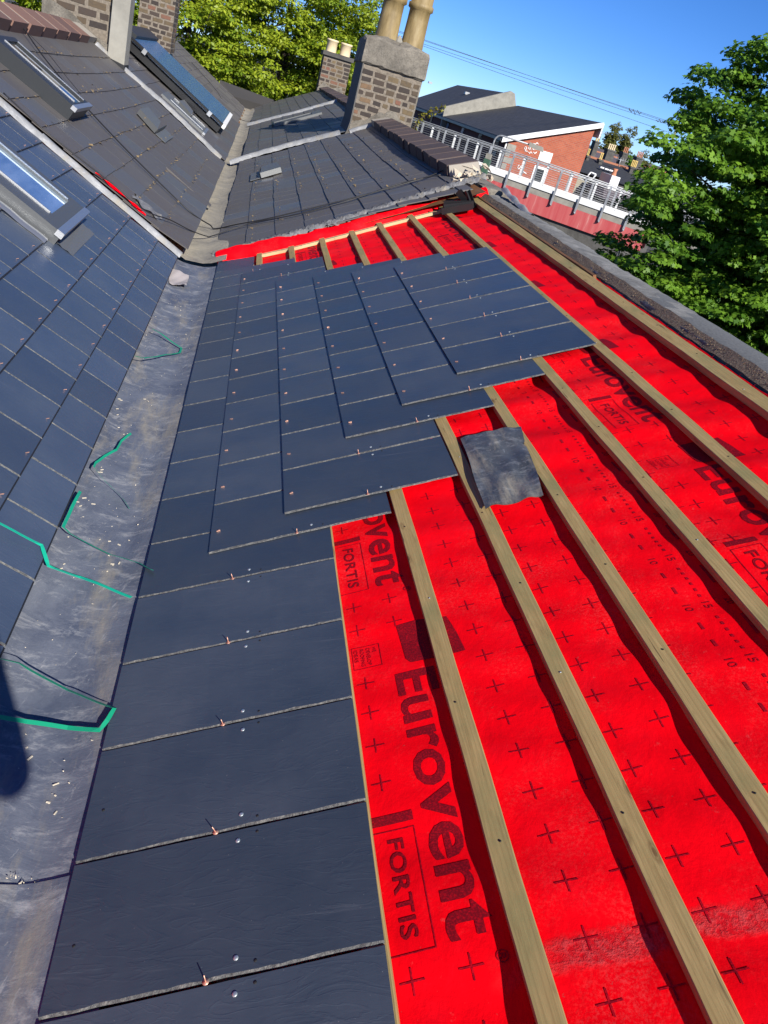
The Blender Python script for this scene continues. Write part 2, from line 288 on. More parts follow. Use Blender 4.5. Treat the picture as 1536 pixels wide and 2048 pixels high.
# ---- ground, foliage
k = M('ground', (.06,.06,.055), .95); n1 = k.noise(k.co((1,1,1)), .25, 6, .7); k.base(k.ramp(n1, [(.35, (.035,.036,.03)), (.65, (.07,.068,.06))])); GROUND = k.m
def mk_leaf(name, ca, cb):
    k = M(name, ca, .5, 0, .35); c = k.mix(k.attr(), ca, cb); k.base(c)
    tr = k.n('ShaderNodeBsdfTranslucent'); k.l(c, tr.inputs[0]); ms = k.n('ShaderNodeMixShader'); ms.inputs[0].default_value = .38
    out = k.nt.nodes['Material Output']; k.l(k.b.outputs[0], ms.inputs[1]); k.l(tr.outputs[0], ms.inputs[2]); k.l(ms.outputs[0], out.inputs[0]); return k.m
LEAF_G = mk_leaf('maple_leaf', (.055,.145,.014), (.20,.36,.03)); LEAF_Y = mk_leaf('spring_leaf', (.13,.22,.014), (.40,.46,.03)); LEAF_SHADE = mk_leaf('shade_leaf', (.014,.028,.008), (.028,.05,.012))
LEAF_P = mk_leaf('poplar_leaf', (.10,.12,.03), (.19,.18,.04)); LEAF_V = mk_leaf('creeper_leaf', (.16,.17,.02), (.32,.28,.03))
BARK = M('bark', (.06,.045,.032), .9).m
# ================================================================ RIGHT ROOF (being slated)
HB = -.006                                           # top of the battens
def felt(s, y):
    sag = .013*(.55 + .45*math.sin(2.1*s+1.3*y+.7))
    w = math.sin(math.pi*(y-.08 + .035*math.sin(3.1*s))/.385)**2
    return -.031 + .45*max(0, s-2.185) - sag*w*(1 if s < 2.16 else .3) + .0030*math.sin(17*y+5*s) * math.sin(9*s-3*y) + .0015*math.sin(41*y+13*s) + .0011*math.sin(29*s+11*y+2*math.sin(6*y))
PC = (CAM[0]*CA + CAM[2]*SA, 0.); HC = -CAM[0]*SA + CAM[2]*CA
_k = (HC+.034)/(HC+.005)
def fm(s, y): return PC[0] + (s-PC[0])*_k, y*_k       # printed marks were measured on a slightly higher sheet
ROOF0 = rp(1.1, 3.2)
mem = B()
mem.grid(lambda s, y: rp(s, y, felt(s, y)), np.arange(-.02, 2.24, .026), np.arange(-.7, 6.62, .0205), flip=True)
membrane = obj('roofing_membrane', mem, FELT, org=ROOF0, cat='membrane', label='bright red printed roofing membrane laid over the right-hand slope under the battens')
up = B()
def upf(i, j):
    s = -.03 + 2.33*i/90; y = 6.60 + .012*math.sin(s*7) + .006*math.sin(s*31+1)
    hh = (-.035, .004, .028, .042, .044)[j]; yy = (-.02, 0, .015, .04, .09)[j]
    hh *= (1 + .22*math.sin(s*5.3)+.14*math.sin(s*17.)) if j > 1 else 1
    return rp(s, y + yy + .007*math.sin(s*23+j*1.7) + .16*max(0, s-.6), hh + .004*math.sin(s*37+j*2.1))
up.grid(upf, range(91), range(5))
obj('upstand', up, FELT, parent=membrane)
# ---- printing on the membrane
def text2d(txt, w, h, bold=.012, spacing=1.):
    cu = bpy.data.curves.new('t', 'FONT'); cu.body = txt; cu.offset = bold; cu.space_character = spacing; cu.resolution_u = 3
    ob = bpy.data.objects.new('t', cu); COL.objects.link(ob); dg = bpy.context.evaluated_depsgraph_get()
    me = bpy.data.meshes.new_from_object(ob.evaluated_get(dg)); bpy.data.objects.remove(ob); bpy.data.curves.remove(cu)
    v = np.array([p.co[:] for p in me.vertices]); lo, hi = v.min(0), v.max(0)
    v = (v-lo)/np.maximum(hi-lo, 1e-6)*np.array([w, h, 0]); fs = [tuple(p.vertices) for p in me.polygons]; bpy.data.meshes.remove(me)
    return v, fs
def put_print(polys, mat, name, cell=.03, measured=True):
    """polys: list of (verts2d (s,y), faces); drapes them on the membrane"""
    bm = bmesh.new()
    for vs, fs in polys:
        vv = [bm.verts.new((a, b_, 0)) for a, b_ in vs]
        for f in fs:
            try: bm.faces.new([vv[i] for i in f])
            except ValueError: pass
    xs = [v.co.x for v in bm.verts]; ys = [v.co.y for v in bm.verts]
    for c in np.arange(min(xs), max(xs), cell): bmesh.ops.bisect_plane(bm, geom=bm.verts[:]+bm.edges[:]+bm.faces[:], plane_co=(c,0,0), plane_no=(1,0,0))
    for c in np.arange(min(ys), max(ys), cell): bmesh.ops.bisect_plane(bm, geom=bm.verts[:]+bm.edges[:]+bm.faces[:], plane_co=(0,c,0), plane_no=(0,1,0))
    bmesh.ops.triangulate(bm, faces=bm.faces[:])
    b = B(); vs = []
    for i, v in enumerate(bm.verts):
        v.index = i; s, y = fm(v.co.x, v.co.y); vs.append(rp(s, y, felt(s, y)+.0011))
    fs = []
    for f in bm.faces:
        q = [v.index for v in f.verts]; n = np.cross(np.array(vs[q[1]])-vs[q[0]], np.array(vs[q[2]])-vs[q[0]])
        fs.append(q if n[2] > 0 else q[::-1])
    b.add(vs, fs); bm.free()
    return obj(name, b, mat, parent=membrane, fixn=False)
def T(txt, s0, y0, length, height, bold=.012, sp=1.):      # reads towards the viewer, letter tops up the slope
    v, f = text2d(txt, length, height, bold, sp); return [(s0+p[1], y0-p[0]) for p in v], f
def R(s0, y0, s1, y1): return [(s0,y0),(s1,y0),(s1,y1),(s0,y1)], [(0,1,2,3)]
def outline(s0, y0, s1, y1, w=.0022, notch=0): return [R(s0,y0+notch,s0+w,y1), R(s1-w,y0,s1,y1), R(s0+w,y0-w,s1-w,y0), R(s0+w,y1,s1-w,y1+w)]
big, fine_, cross = [], [], []
def logo(sb, yE):          # sb: baseline, yE: y where the large word begins
    big, f1, f2 = [], [], []
    big.append(T('Eurovent', sb, yE, .672, .098, .019, 1.02))
    a = [(sb+.03,yE+.175),(sb+.09,yE+.18),(sb+.165,yE+.17),(sb+.178,yE+.10),(sb+.185,yE+.028),(sb+.12,yE+.026),(sb+.046,yE+.028),(sb+.036,yE+.045),(sb+.034,yE+.10)]
    big.append((a, [tuple(range(len(a)))]))
    big.append(T('FORTIS', sb-.079, yE-.445, .205, .032, .016, 1.05))
    big.append(R(sb-.106, yE-.39, sb-.020, yE-.412))
    f1.extend(outline(sb-.106, yE-.425, sb-.021, yE-.675))
    f1.append(T('®', sb+.072, yE-.70, .022, .022, .004))
    f2.extend(outline(sb-.096, yE+.13, sb-.023, yE+.045, .0018))
    for i, w in enumerate(('WE', 'DEVELOP', 'ROOFING', 'IDEAS')): f2.append(T(w, sb-.043-.016*i, yE+.12, .0095*len(w), .010, .002))
    put_print(big, PRINT, 'printed_logo'); put_print(f1, PRINT2, 'printed_frame'); put_print(f2, PRINT2, 'printed_motto')
for n_ in range(-1, 6): logo(.709, 1.42+1.035*n_)
for n_ in range(-1, 6): logo(1.752, 2.02+1.035*n_)
def covered(s, y):
    for sb, y0 in ((.709, 1.42), (1.752, 2.02)):
        ph = (y-y0) % 1.035
        if sb-.115 < s < sb-.005 and (ph > 1.035-.69 and ph < 1.035-.385 or .02 < ph < .15): return True
        if sb-.005 < s < sb+.125 and (ph > 1.035-.69 or ph < .19): return True
        if sb+.05 < s < sb+.19 and .0 < ph < .19: return True
    return False
arm = .0215
for si, s in enumerate((.637,.738,.835,.9345,1.035,1.137,1.238,1.335,1.62,1.68,1.78,1.88,1.98,2.08,2.17)):
    y = .30 + (.03 if s > 1.5 else .0) ; j = 0
    while y < 6.4:
        yy = y + .002*math.sin(7*y+s*9)
        if not covered(s, yy):
            cross.append(R(s-arm, yy+.0016, s+arm, yy-.0016)); cross.append(R(s-.0016, yy+arm, s+.0016, yy+.0016)); cross.append(R(s-.0016, yy-.0016, s+.0016, yy-arm))
        y += .1012
num = []
for n_ in range(-2, 26):
    y = 1.42 + .2055*n_
    if y > 6.3: break
    num.append(T('10', 1.440, y+.012, .026, .020, .008)); num.append(R(1.444, y-.058, 1.451, y-.083)); num.append(R(1.444, y-.122, 1.451, y-.147))
    num.append(T('15', 1.488, y+.012, .026, .020, .008))
    for j in range(6): num.append(R(1.493, y-.048-.023*j, 1.500, y-.058-.023*j))
    num.append(T('20', 1.543, y+.012, .026, .020, .008)); num.append(R(1.548, y-.058, 1.555, y-.135))
put_print(num, PRINT2, 'printed_scale')['kind'] = 'stuff'; put_print(cross, PRINT2, 'printed_cross_grid', .05)['kind'] = 'stuff'
# ---- battens
def batten(name, s0, w, y0, y1, hb=-.030, ht=HB, bow=.0016, frame=rp, mat=WOOD, label=None, cat='batten', group='treated battens across the red membrane', nails=True):
    b = B(); n = int((y1-y0)/.08); sd = random.uniform(0, 9)
    def ring(i):
        y = y0 + (y1-y0)*i/n; o = bow*math.sin(y*.9+sd) ; q = lambda a: .0006*math.sin(y*13+sd*a)+.0006*math.sin(y*87+a*sd)
        c = .002
        return [(s0+o+q(1), y, hb), (s0+o+w+q(2), y, hb), (s0+o+w+q(2), y, ht-c), (s0+o+w-c+q(2), y, ht+q(3)*.3), (s0+o+c+q(1), y, ht+q(4)*.3), (s0+o+q(1), y, ht-c)]
    rings = [ring(i) for i in range(n+1)]; vs = [frame(*p) for r in rings for p in r]; m_ = 6
    fs = [(i*m_+k, i*m_+(k+1)%m_, (i+1)*m_+(k+1)%m_, (i+1)*m_+k) for i in range(n) for k in range(m_)] + [tuple(range(m_))[::-1], tuple(n*m_+k for k in range(m_))]
    b.add(vs, fs); org = frame(s0+w/2, (y0+y1)/2, hb)
    o = obj(name, b, mat, org=org, cat=cat, label=label, group=group)
    if nails:
        y = y0 + .35
        while y < y1-.2:
            nb = B(); c = frame(s0+w*random.uniform(.35,.65), y+random.uniform(-.02,.02), ht+.0006); nb.tube([c, Vector(c)+Vector(frame(0,0,.0008))-Vector(frame(0,0,0))], .0026, 8)
            obj('nail_head', nb, random.choice((HOLE, HOLE, HOLE, GALV)), parent=o); y += .385
    return o
BS = [(.055,.045),(.302,.044),(.558,.046),(.815,.046),(1.065,.046),(1.305,.045),(1.575,.046),(1.853,.046),(2.128,.062)]
BL = ['treated batten nearest the gutter, only its end showing past the slates','treated batten second from the gutter, only its far end showing','treated batten at the heads of the eaves course, third up from the gutter',
 'treated batten crossing the first large lettering, fourth from the gutter','treated batten under the left edge of the lead square','treated batten under the right edge of the lead square',
 'greenish treated batten between the printed number strip and the large lettering','knotty treated batten that the topmost slates stop against','topmost and widest treated batten beside the parapet']
for i, (s, w) in enumerate(BS):
    batten('roof_batten', s, w, -.6, (6.50, 6.52, 6.53, 6.58, 6.62, 6.70, 6.78, 6.84, 6.90)[i], label=BL[i], ht=HB+(.006 if i == 8 else 0))
batten('edge_strip', 2.196, .018, 4.1, 6.9, -.028, .004, mat=RUSTWOOD, label='thin red-brown timber strip along the far end of the topmost batten', cat='timber strip', group=None, nails=False)
b = B()
for i, (s0, s1) in enumerate(((.30,.56),(.605,.812),(.862,1.062),(1.112,1.302),(1.352,1.572),(1.622,1.85))):
    f0, f1 = (6.455+.16*max(0, s-.6) for s in (s0, s1))
    p = [(s0,f0,-.03),(s1,f1,-.03),(s1,f1+.045,-.03),(s0,f0+.045,-.03)]; b.hexa([rp(*q) for q in p] + [rp(q[0],q[1],HB-.002) for q in p])
obj('timber_rail', b, NEWWOOD, org=rp(1,6.5), cat='timber rail', label='pale new timber rail fixed across the batten ends at the party wall')
# ---- slates
def slate_mesh(L, W, th=.0048, near_cham=.0044, seed=0, bevel=0.):
    r = random.Random(seed); n = 30; b = B(); rows = []
    jn = [r.uniform(-.0016, .0016) for _ in range(n+1)]; jc = [near_cham*r.uniform(.55, 1.25) for _ in range(n+1)]
    for i in range(n+1):
        x = -L/2 + L*i/n; e = .5*(jn[i]+jn[max(i-1,0)])
        cx = 1.                                        # thin the tail edge as well
        hh = th*(.55 + .45*cx) + r.uniform(-.0002, .0002)
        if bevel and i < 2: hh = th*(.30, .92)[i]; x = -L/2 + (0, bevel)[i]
        rows.append([(x, -W/2+e, 0), (x, -W/2+e+.0008, hh*.35), (x, -W/2+jc[i]+e, hh), (x, W/2-.003, hh), (x, W/2, 0)])
    vs = [p for q in rows for p in q]; m_ = 5
    fe = [(i*m_+k, (i+1)*m_+k, (i+1)*m_+k+1, i*m_+k+1) for i in range(n) for k in (0, 1)]
    ft = [(i*m_+k, (i+1)*m_+k, (i+1)*m_+k+1, i*m_+k+1) for i in range(n) for k in (2, 3)]
    fb = [(i*m_+4, (i+1)*m_+4, (i+1)*m_+0, i*m_+0) for i in range(n)]
    b.add(vs, fe, 1); b.f += [(0,1,2,3,4), tuple(n*m_+k for k in (4,3,2,1,0))]; b.m += [0,0]; b.t += [.5,.5]; b.sm += [False,False]
    o = 0
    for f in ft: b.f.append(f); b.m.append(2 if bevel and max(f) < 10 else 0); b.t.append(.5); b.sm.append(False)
    for f in fb: b.f.append(f); b.m.append(0); b.t.append(.5); b.sm.append(False)
    return b
def place_slate(frame, sgn, tail, y0, W, L, h_head, h_tail, mats, label, group, skew=0, seed=0):
    """local x runs up the slope, y along the valley"""
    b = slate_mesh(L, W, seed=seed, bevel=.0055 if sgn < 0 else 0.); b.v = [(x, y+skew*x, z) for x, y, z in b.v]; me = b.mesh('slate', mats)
    bm = bmesh.new(); bm.from_mesh(me); bmesh.ops.recalc_face_normals(bm, faces=bm.faces); bm.to_mesh(me); bm.free()
    r = random.Random(seed+99); dh = r.uniform(-.0005, .0005); ry = r.uniform(-.002, .002)
    p0 = Vector(frame(tail, y0+W/2, h_tail+dh)); p1 = Vector(frame(tail+L, y0+W/2, h_head)); ex = (p1-p0).normalized()
    q = Vector(frame(tail, y0+W/2+1, h_tail))-Vector(frame(tail, y0+W/2, h_tail)); ez = (ex.cross(q) if sgn > 0 else q.cross(ex)).normalized()
    ey = ez.cross(ex)
    if sgn < 0:
        # left slope: mirror so that local y still runs away from the viewer
        ez = ex.cross(q).normalized()
        if ez.z < 0: ez = -ez
        for v in me.vertices: v.co.y = v.co.y
        ey = q.normalized(); ey = (ey - ex*ey.dot(ex)).normalized()
        mat = Matrix((( -ex.x, ey.x, ez.x), (-ex.y, ey.y, ez.y), (-ex.z, ey.z, ez.z)))
        for v in me.vertices: v.co.x = -v.co.x
        me.flip_normals(); me.update()
    else: mat = Matrix(((ex.x, ey.x, ez.x), (ex.y, ey.y, ez.y), (ex.z, ey.z, ez.z)))
    o = bpy.data.objects.new('roof_slate', me); COL.objects.link(o)
    o.matrix_world = Matrix.Translation((p0+p1)/2 + ey*(skew*L/2)) @ mat.to_4x4()
    tag(o, label, 'slate', group); return o
bpy.context.view_layer.update()
def fit_child(name, b, mats, slate):          # world-space builder -> child in the slate's own frame
    if not isinstance(mats, list): mats = [mats]
    me = b.mesh(name, mats); me.transform(slate.matrix_basis.inverted()); o = bpy.data.objects.new(name, me); COL.objects.link(o); o.parent = slate; return o
def axis(frame, s, y, h): return (Vector(frame(s, y, h+.01)) - Vector(frame(s, y, h)))*100
def mk_nail(frame, s, y, h, slate, mat=GALV, r=.0052):
    b = B(); c = Vector(frame(s, y, h)); n = axis(frame, s, y, h); b.tube([c, c+n*.0012, c+n*.0018], [r, r*.92, r*.4], 10); fit_child('nail_head', b, mat, slate)
def mk_rivet(frame, s, y, h, slate, ln=.017):
    b = B(); c = Vector(frame(s, y, h)); n = axis(frame, s, y, h); lean = Vector((random.uniform(-.2,.2), random.uniform(-.1,.3), 0))
    b.tube([c, c+n*.0006], .0062, 12); b.tube([c, c+(n+lean)*ln], [.0015, .0011], 6); fit_child('copper_rivet', b, COPPER, slate)
def mk_tab(frame, s, y, h, slate):
    b = B(); a = random.uniform(-.5, .5); c = Vector(frame(s, y, h+.0015)); n = axis(frame, s, y, h); e = Vector((math.cos(a)*.9, math.sin(a), .25)).normalized(); f = n.cross(e)
    p = [c-e*.006-f*.0028, c+e*.007-f*.0028, c+e*.007+f*.0028, c-e*.006+f*.0028]; b.hexa([Vector(q)-n*.001 for q in p] + [p[0]+n*.0008, p[1]+n*.003, p[2]+n*.003, p[3]+n*.0008]); fit_child('copper_tab', b, COPPER, slate)
# courses of the right slope: tail, head, first joint near, far end, count
CR = [(0., .600, .170, 6.38, 21), (.205, .805, 2.135, 5.85, 12), (.456, 1.060, 2.280, 5.42, 10), (.708, 1.310, 2.755, 5.32, 8), (.962, 1.575, 2.945, 5.22, 7), (1.236, 1.868, 3.14, 5.12, 6)]
CNAME = ['eaves course', 'second course up', 'third course up', 'fourth course up', 'fifth course up', 'topmost course']
for k_, (tl, hd, y0, y1, n_) in enumerate(CR):
    if k_ == 0: ys = [.17] + [.77+.3*i - .3 for i in range(0, 0)] + [.17+.3*i for i in range(1, 21)] + [6.17, 6.38]; ys = [.17+.3*i for i in range(20)] + [6.06, 6.42]
    else: ys = [y0 + (y1-y0)*i/n_ for i in range(n_+1)]
    cnt = len(ys)-1
    for i in range(cnt):
        sk = .055+.07*i/cnt if k_ else .012
        W = ys[i+1]-ys[i]-.0035; fromfar = cnt-1-i
        cut = k_ == 0 and fromfar == 0; L = .285 if cut else hd-tl
        lab = 'short cut slate at the party wall, eaves course of the right slope' if cut else '%s slate from the party wall, %s of the right slope' % (ORD[fromfar], CNAME[k_])
        sl = place_slate(rp, 1, tl, ys[i], W, L, HB, HB+.0185, [SLATE, EDGE], lab, 'new dark slates laid on the right slope', sk, 100*k_+i)
        h_at = lambda s: HB + .0185*(1-(s-tl)/L) + .0050
        yj = lambda s: ys[i] + sk*(s-tl)
        if k_ < 5: c0, c1 = CR[k_+1][2], CR[k_+1][3]
        else: c0, c1 = 99, 99
        for (ss, yy, kind) in ((tl+.288, 0., 'r'), (tl+.338, .030, 'n'), (tl+.338, W-.028, 'n'), (tl+.374, .018, 'h'), (tl+.374, W-.016, 'h'), (tl+.036, .12, 'g')):
            Y = yj(ss) + yy
            if c0-.02 < Y < c1+.01 and ss > CR[min(k_+1,5)][0]-.01: continue
            if k_ == 0 and Y < .3: continue
            if kind == 'r': mk_rivet(rp, ss, Y, h_at(ss), sl)
            elif kind == 'n': mk_nail(rp, ss+random.uniform(-.004,.004), Y, h_at(ss), sl)
            elif kind == 'h': mk_nail(rp, ss, Y, h_at(ss)-.0008, sl, HOLE, .0034)
            elif k_ == 0 and Y < 1.4: mk_nail(rp, ss, Y, h_at(ss)-.0006, sl, HOLE, .0034)
        if k_ > 0: mk_tab(rp, tl+.026+random.uniform(-.004,.006), ys[i]+W*.5-.03, h_at(tl+.03), sl)
# ---- lead square lying on the battens
b = B(); q0 = [(922,877),(1040,850),(1087,985),(970,1018)]; c = [np.array(on_r(x, y, .004)) for x, y in q0]
def lsq(i, j):
    u, v = i/24, j/24; p = c[0]*(1-u)*(1-v)+c[1]*u*(1-v)+c[2]*u*v+c[3]*(1-u)*v
    return rp(p[0]+.004*math.sin(9*v+2)*(u-.5), p[1]+.004*math.sin(11*u), .004+.006*math.sin(4*u+2*v)+.003*math.sin(13*u*v+5*v)+.002*math.sin(19*u-7*v))
b.grid(lsq, range(25), range(25)); n0 = len(b.v); b.grid(lambda i, j: tuple(np.array(lsq(i, j))-np.array((-.0011,0,.0023))), range(25), range(25))
obj('lead_square', b, LEAD_PATCH, org=rp(1.2, 2.27), cat='lead sheet', label='loose square of dull grey lead lying across two battens')
# ---- black plastic eave trays dumped by the parapet
b = B()
def tray(s, y, ang, w, l, lift, tilt):
    M_ = Matrix.Rotation(ang, 4, 'Z') @ Matrix.Rotation(tilt, 4, 'X')
    for lo, hi in (((-w/2,-l/2,0),(w/2,l/2,.0025)), ((-w/2,-l/2,.0025),(-w/2+.003,l/2,.05)), ((w/2-.003,-l/2,.0025),(w/2,l/2,.035))):
        (x0,y0_,z0),(x1,y1_,z1) = lo, hi; p = [(x0,y0_,z0),(x1,y0_,z0),(x1,y1_,z0),(x0,y1_,z0),(x0,y0_,z1),(x1,y0_,z1),(x1,y1_,z1),(x0,y1_,z1)]
        b.hexa([rp(s+v.x, y+v.y, lift+v.z) for v in (M_ @ Vector(q) for q in p)])
for a in ((1.95,6.50,1.42,.09,.25,-.01,.02),(1.97,6.54,1.50,.09,.24,.0,.08),(1.98,6.58,1.36,.08,.24,.01,.16),(2.04,6.62,1.0,.07,.18,.03,.9),(2.07,6.60,.55,.06,.15,.03,1.2)): tray(*a)
obj('plastic_tray_pile', b, BLACK, org=rp(1.97,6.55), cat='plastic trays', label='jumbled black plastic trays dumped at the top corner of the membrane')
# ---- parapet on the street side
pin = [atz(x, y, .985) for x, y in ((1536,772),(1226,560),(1000,386))]
def par(t, u, z):      # t along y
    x0 = 2.040 + .006*math.sin(t*1.3); return (x0 + u*1.12, t, z)
b = B(); 
def parf(i, j):
    t = -1. + 7.9*i/160; u = (.0, .0, .04, .11, .18, .235, .25)[j]; z = (.80, .955, .978, .986, .985, .972, .6)[j]
    nz = .004*math.sin(t*9+j)*math.sin(t*23+2*j) + .0025*math.sin(t*51+j*3); far = 1/(1+math.exp(-(t-3.5)*4))
    z2 = z + (nz*far + .004*far*math.sin(t*4+j*1.3) if 1 <= j <= 5 else 0)
    p = par(t, u + .004*far*math.sin(t*17+j*2), z2); return p
b.grid(parf, range(161), range(7))
for i, f in enumerate(b.f):
    y = np.mean([b.v[q][1] for q in f]); b.m[i] = 0 if y + .25*math.sin(f[0]*1.7) > 3.55 else 1
par_root = thing('parapet_wall', (2.2, 3, -5.5), 'street-side parapet wall with a bare grey mortar top beside the red membrane', 'parapet wall')
obj('mortar_top', b, [BED, COPE], parent=par_root)
b = B(); b.box((2.09,-1.,-5.5),(2.30,6.95,.80)); obj('wall', b, CEMENT, parent=par_root)
# grit along the membrane edge
b = B()
k_grit = M('grit', (.22,.16,.10), .9).m
for i in range(1400):
    y = random.uniform(.8, 6.6); s = random.gauss(2.258, .010); d = random.uniform(.001, .0026)
    if s < 2.23: continue
    p = Vector(rp(s, y, -.012+.03*max(0,(s-2.24)/.05))); e = [Vector((random.gauss(0,d),random.gauss(0,d),random.gauss(0,d)*.7)) for _ in range(4)]; b.add([p+q for q in e], [(0,1,2),(0,2,3),(0,3,1),(1,3,2)])
obj('mortar_grit', b, k_grit, org=rp(2.26,3), cat='grit', label='brown grit and mortar crumbs along the parapet edge', kind='stuff')
b = B()
b.grid(lambda i, j: rp(2.230+.050*j/4, -1+7.9*i/120, -.016+.022*j/4+.0025*math.sin(i*2.3+j*5)+.003*math.sin(i*.7)), range(121), range(5))
k = M('brown_grit_bed', (.19,.12,.07), .95); n2 = k.noise(k.co((1,1,1)), 120, 4, .7); k.base(k.ramp(n2, [(.35, (.08,.06,.042)), (.65, (.25,.19,.13))])).bump(n2, .8, .006)
obj('grit_fillet', b, k.m, org=rp(2.27,3), cat='grit fillet', label='rough brown grit fillet between the membrane and the parapet')
# ================================================================ LEFT ROOF (newly slated) and the valley gutter
b = B(); b.grid(lambda s, y: lp(s, y, -.03), np.arange(-.02, 2.5, .1), np.arange(-.9, 6.5, .1))
obj('roof_underlay', b, FELT, org=lp(1, 3), cat='membrane', label='red membrane under the slates of the left-hand slope')
LT = [-.02, .158, .400, .642, .884, 1.126, 1.368, 1.61]
LY = [1.30, 1.45, 1.75, 2.35, 3.1, 3.9, 4.8, 5.4]
PH = [2.575, 2.715, 2.575, 2.715, 2.575, 2.715, 2.575, 2.715]
LN = ['eaves course', 'second course up', 'third course up', 'fourth course up', 'fifth course up', 'sixth course up', 'seventh course up', 'eighth course up']
for k_ in range(8):
    p = .2965; y0 = PH[k_] - p*math.floor((PH[k_]-LY[k_])/p); ys = []
    y = y0
    while y < 6.22: ys.append(y); y += p
    if 6.24-ys[-1] > .1: ys.append(6.24)
    else: ys[-1] = 6.24
    cnt = len(ys)-1
    for i in range(cnt):
        W = ys[i+1]-ys[i]-.0035; fromfar = cnt-1-i
        if k_ >= 3 and ys[i] > 4.60 and ys[i+1] < 5.34: continue
        h0, h1 = -.0165, .008
        sl = place_slate(lp, -1, LT[k_], ys[i], W, .60, h0, h1, [SLATE_SHEEN, EDGE, TAIL_SHADE], '%s slate from the party wall, %s of the left slope' % (ORD[fromfar], LN[k_]), 'new slates of the left-hand slope', 0, 5000+100*k_+i)
        if k_ > 0: mk_tab(lp, LT[k_]+.022, ys[i]+W*.5, h1+.005, sl)
# ---- valley gutter, new lead
GP = [(-.46,.055),(-.40,.02),(-.345,-.010),(-.30,-.028),(-.27,-.036),(-.20,-.040),(-.11,-.039),(-.075,-.031),(-.035,-.012),(.02,.013),(.09,.044)]
def gut(i, j, y0, y1, n, dz=0):
    x, z = GP[j]; y = y0 + (y1-y0)*i/n
    return (x + .004*math.sin(y*3+j), y, z + dz + (.0022*math.sin(y*7+j*2)+.0016*math.sin(y*17-j) if 2 < j < 9 else 0))
for (y0, y1, lab, dz) in ((1.045, 6.36, 'long grey-blue lead sheet lining the valley between the two slopes', 0), (-1.2, 1.05, 'nearer lead sheet of the valley, lapped by the next one at a dirty joint', .006)):
    b = B(); n = int((y1-y0)/.05)
    b.grid(lambda i, j: gut(i, j, y0, y1, n, dz if True else 0), range(n+1), range(len(GP)), flip=True)
    obj('valley_lead', b, LEAD, org=(-.17,(y0+y1)/2,-.04), cat='lead lining', label=lab)
b = B()
for i in range(110):
    x = random.uniform(-.30,-.04); p = Vector((x, 1.056+.012*math.sin(x*30)+random.gauss(0,.006), -.030)); d = random.uniform(.0008,.0022); e = [Vector((random.gauss(0,d),random.gauss(0,d),random.gauss(0,d))) for _ in range(4)]; b.add([p+q for q in e], [(0,1,2),(0,2,3),(0,3,1),(1,3,2)])
def gz(x):
    for (a, za), (c, zc) in zip(GP[:-1], GP[1:]):
        if a <= x <= c: return za + (zc-za)*(x-a)/(c-a)
    return 0
spots = [(205,1085),(130,1130),(215,1130),(240,805),(235,820),(250,850),(245,858),(300,790),(190,920),(205,935),(120,1570),(95,1600),(255,1090),(160,1000),(170,1010),(235,1115),(75,1615),(60,1500),(200,945),(280,665),(295,668)]
for (px, py) in spots:
    for _ in range(2):
        q = atz(px+random.gauss(0,11), py+random.gauss(0,9), -.034); 
        if not -.31 < q[0] < -.03: continue
        p = Vector((q[0], q[1], gz(q[0])+.003)); a = random.gauss(.2,.6); l = random.uniform(.002,.008); w = random.uniform(.0008,.002)
        e = Vector((math.cos(a), math.sin(a), random.uniform(-.1,.1))); f = Vector((-e.y, e.x, 0))
        c = [p-e*l-f*w, p+e*l-f*w, p+e*l+f*w, p-e*l+f*w]; b.hexa([v-Vector((0,0,.001)) for v in c]+[v+Vector((0,0,.0012)) for v in c])
for _ in range(260):
    x = random.uniform(-.31,-.03); y = random.uniform(.7,6.2); p = Vector((x, y, gz(x)+.003)); d = random.uniform(.0008,.0022); e = [Vector((random.gauss(0,d),random.gauss(0,d),abs(random.gauss(0,d)))) for _ in range(4)]; b.add([p+q for q in e], [(0,1,2),(0,2,3),(0,3,1),(1,3,2)])
obj('gutter_debris', b, M('chip', (.62,.55,.42), .9).m, org=(-.17,3,-.03), cat='debris', label='pale wood chips and mortar crumbs scattered in the lead valley', kind='stuff')
# ---- green strapping
def surf(px, py, lift=.004):
    best = None
    for P in (hit(px, py, (-SA,0,CA), .008), hit(px, py, (SL,0,CL), np.array([XL,0,ZL])@np.array([SL,0,CL])+.024), atz(px, py, -.032)):
        d = np.linalg.norm(P-CAM)
        if best is None or d < best[0]: best = (d, P)
    P = Vector(best[1]); P.z += lift; return P
def strap(pts, label, w=.0095, lifts=None, tilt=0.):
    b = B(); L = [surf(px, py, .004 + (lifts[i] if lifts else 0)) for i, (px, py) in enumerate(pts)]
    fine = []
    for a, c in zip(L[:-1], L[1:]):
        n = max(2, int((c-a).length/.02)); fine += [a.lerp(c, i/n) for i in range(n)]
    fine.append(L[-1]); vs = []
    for i, p in enumerate(fine):
        d = (fine[min(i+1,len(fine)-1)]-fine[max(i-1,0)]).normalized(); s = d.cross(Vector((0,0,1))).normalized(); s = (s*math.cos(tilt)+Vector((0,0,1))*math.sin(tilt)*.9)
        zz = Vector((0,0,.0016*math.sin(i*.7)))
        for k, o in ((-1,0),(1,0),(1,.0008),(-1,.0008)): vs.append(p+zz+s*(w/2*k)+Vector((0,0,o)))
    n = len(fine); fs = [(i*4+k, i*4+(k+1)%4, (i+1)*4+(k+1)%4, (i+1)*4+k) for i in range(n-1) for k in range(4)] + [(0,1,2,3), ((n-1)*4+3,(n-1)*4+2,(n-1)*4+1,(n-1)*4)]
    b.add(vs, fs); obj('packing_strap', b, STRAP, org=fine[n//2], cat='strap', label=label, group='green packing straps in the valley')
z8 = lambda L: [(x/1.866, 950+y/1.866) for x, y in L]
